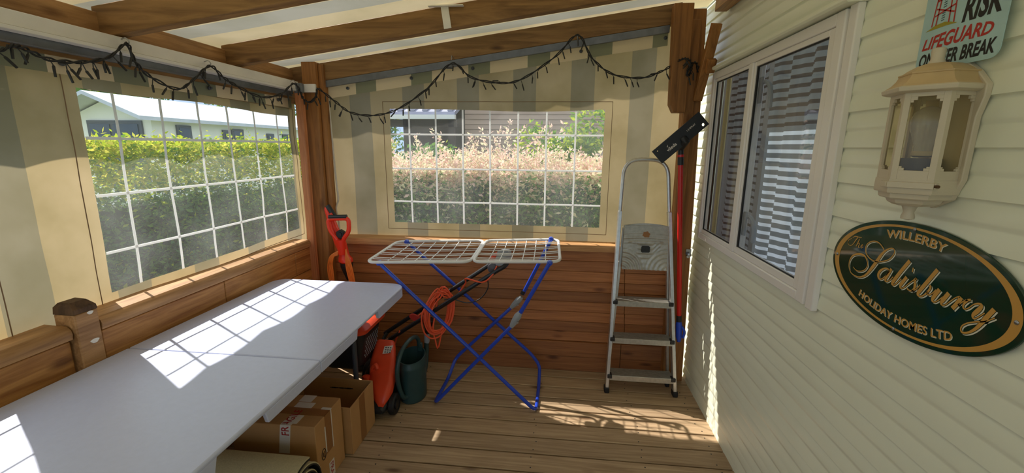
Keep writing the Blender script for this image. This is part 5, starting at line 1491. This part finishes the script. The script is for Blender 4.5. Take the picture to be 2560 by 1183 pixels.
def bush(name, label, c, r, n, size, mats, w, group=None, trunk=0.0):
    t = thing(name, label, 'tree' if trunk else 'shrub', (c[0], c[1], GZ), group)
    d = RNG.normal(size=(n, 3)); d /= np.linalg.norm(d, axis=1)[:, None]
    k = RNG.integers(0, 9, n); off = RNG.normal(0, .45, (9, 3))
    p = np.array(c) + (off[k] + d * RNG.uniform(.45, .75, n)[:, None]) * np.array(r)
    leaves('foliage', p, size, mats, w, t)
    mb = MB(); mb.tube([(c[0], c[1], GZ), (c[0] + .05, c[1], c[2] * .5 + GZ * .5), (c[0], c[1], c[2] + r[2] * .2)], [max(trunk, .03), max(trunk, .03) * .8, .02], 8); mb.build('trunk', 'bark', t)
    return t
bush('shrub', 'fresh green shrub standing behind the variegated hedge', (-.05, 5.75, 1.25), (.42, .3, .42), 3000, .085, ['leaf_green', 'leaf_lime'], [.55, .45])
bush('shrub', 'dark shrub in front of the tiled porch roof', (-1.75, 6.6, .95), (.55, .35, .5), 3500, .09, ['leaf_dark', 'leaf_green', 'leaf_lime'], [.5, .4, .1])
bush('tree', 'dark leafy tree beyond the left end of the tiled porch', (-5.6, 12.5, 1.9), (1.0, .8, 1.3), 6000, .15, ['leaf_dark', 'leaf_green', 'leaf_lime'], [.5, .4, .1], None, .08)
for (c, r, lab) in (((-26, 23.0, 6.0), (2.6, 2.6, 2.2), 'leafy tree rising at the left end of the long mobile home'), ((-27, 40, 6.6), (3.5, 3.5, 2.6), 'leafy tree rising past the right end of the long mobile home'), ((-30, 28, 4.0), (1.8, 1.8, 1.5), 'leafy tree behind the middle of the mobile home')):
    bush('tree', lab, c, r, 5000, .42, ['leaf_green', 'leaf_dark', 'leaf_lime'], [.5, .3, .2], 'trees behind the mobile home', .2)

# long mobile home beyond the side hedge
mh = thing('mobile_home', 'long cream mobile home with grey roof beyond the side hedge', 'mobile home', (-13, 18, GZ))
xa, xr, xb_, ya, yb = -11.0, -12.25, -13.5, 11.0, 26.0
mb = MB(); mb.box(xb_, xa, ya, yb, GZ, 2.16); mb.prism([(xb_, 2.16), (xa, 2.16), (xr, 2.66)], 1, ya, yb); mb.build('wall', 'home_white', mh, smooth=False)
mb = MB()
for (p, q) in (((-10.7, 2.09), (xr, 2.72)), ((xb_ - .3, 2.09), (xr, 2.72))):
    mb.hexa([(p[0], ya - .6, p[1]), (q[0], ya - .6, q[1]), (q[0], yb + .4, q[1]), (p[0], yb + .4, p[1]), (p[0], ya - .6, p[1] + .1), (q[0], ya - .6, q[1] + .1), (q[0], yb + .4, q[1] + .1), (p[0], yb + .4, p[1] + .1)])
mb.build('roof', 'home_roof', mh, smooth=False)
for (a, b, z0, z1) in ((11.75, 12.25, 1.0, 2.02), (13.5, 13.8, .5, 1.95), (13.9, 14.45, .4, 2.0), (15.7, 16.1, 1.0, 1.9), (16.65, 17.05, 1.0, 1.9), (19.5, 20.2, 1.0, 1.9)):
    mb = MB(); mb.box(xa - .02, xa + .05, a, b, z0, z1); f_ = mb.build('window', 'home_trim', mh, smooth=False)
    mb = MB(); mb.box(xa + .04, xa + .06, a + .07, b - .07, z0 + .07, z1 - .07); mb.build('pane', 'home_glass', f_, smooth=False)
mb = MB(); mb.box(-12.9, -11.25, ya - .05, ya + .02, .3, 2.1); f_ = mb.build('end_window', 'home_trim', mh, smooth=False)
mb = MB(); mb.box(-12.8, -12.2, ya - .07, ya - .03, .4, 2.0); mb.box(-12.1, -11.35, ya - .07, ya - .03, .4, 2.0); mb.build('pane', 'home_glass', f_, smooth=False)

# neighbouring tan lodge with tiled porch beyond the end hedge
nh = thing('lodge', 'tan boarded lodge with a tiled porch roof beyond the pink hedge', 'house', (-.5, 10, GZ))
mb = MB()
zz = GZ
while zz < 3.3:
    mb.hexa([(-1.93, 8.98, zz), (4.2, 8.98, zz), (4.2, 12, zz), (-1.93, 12, zz), (-1.93, 8.995, zz + .098), (4.2, 8.995, zz + .098), (4.2, 12, zz + .098), (-1.93, 12, zz + .098)]); zz += .10
mb.build('wall', 'house_tan', nh, smooth=False)
mb = MB(); mb.box(-.07, .28, 8.94, 9.02, .9, 1.72); f_ = mb.build('window', 'home_white', nh, smooth=False)
mb = MB(); mb.box(-.02, .23, 8.92, 8.95, .95, 1.67); mb.build('pane', 'home_glass', f_, smooth=False)
mb = MB(); mb.hexa([(-3.95, 8.4, 2.06), (-2.0, 8.4, 2.06), (-2.0, 11, 2.9), (-3.95, 11, 2.9), (-3.95, 8.4, 2.14), (-2.0, 8.4, 2.14), (-2.0, 11, 3.0), (-3.95, 11, 3.0)])
for k in range(7):
    y_ = 8.42 + k * .35; z_ = 2.14 + .325 * (y_ - 8.4)
    for j in range(8): mb.tube([(-3.85 + j * .25, y_, z_ + .02), (-3.85 + j * .25, y_ + .36, z_ + .02 + .117)], .05, 6)
mb.build('porch_roof', 'tile', nh)
mb = MB(); mb.box(-3.95, -1.98, 8.30, 8.42, 2.0, 2.08); mb.build('gutter', 'white_lip', nh)
mb = MB(); mb.box(-3.95, -1.95, 11, 11.1, GZ, 2.9); mb.build('porch_back', 'house_dark', nh, smooth=False)
for x_ in (-2.1, -3.0, -3.85):
    mb = MB(); mb.box(x_ - .06, x_ + .06, 8.5, 8.62, GZ, 2.1); mb.build('porch_post', 'house_dark', nh, smooth=False)
mb = MB(); mb.box(-3.95, -2.0, 8.5, 8.6, 1.86, 2.0); mb.build('porch_beam', 'house_dark', nh, smooth=False)
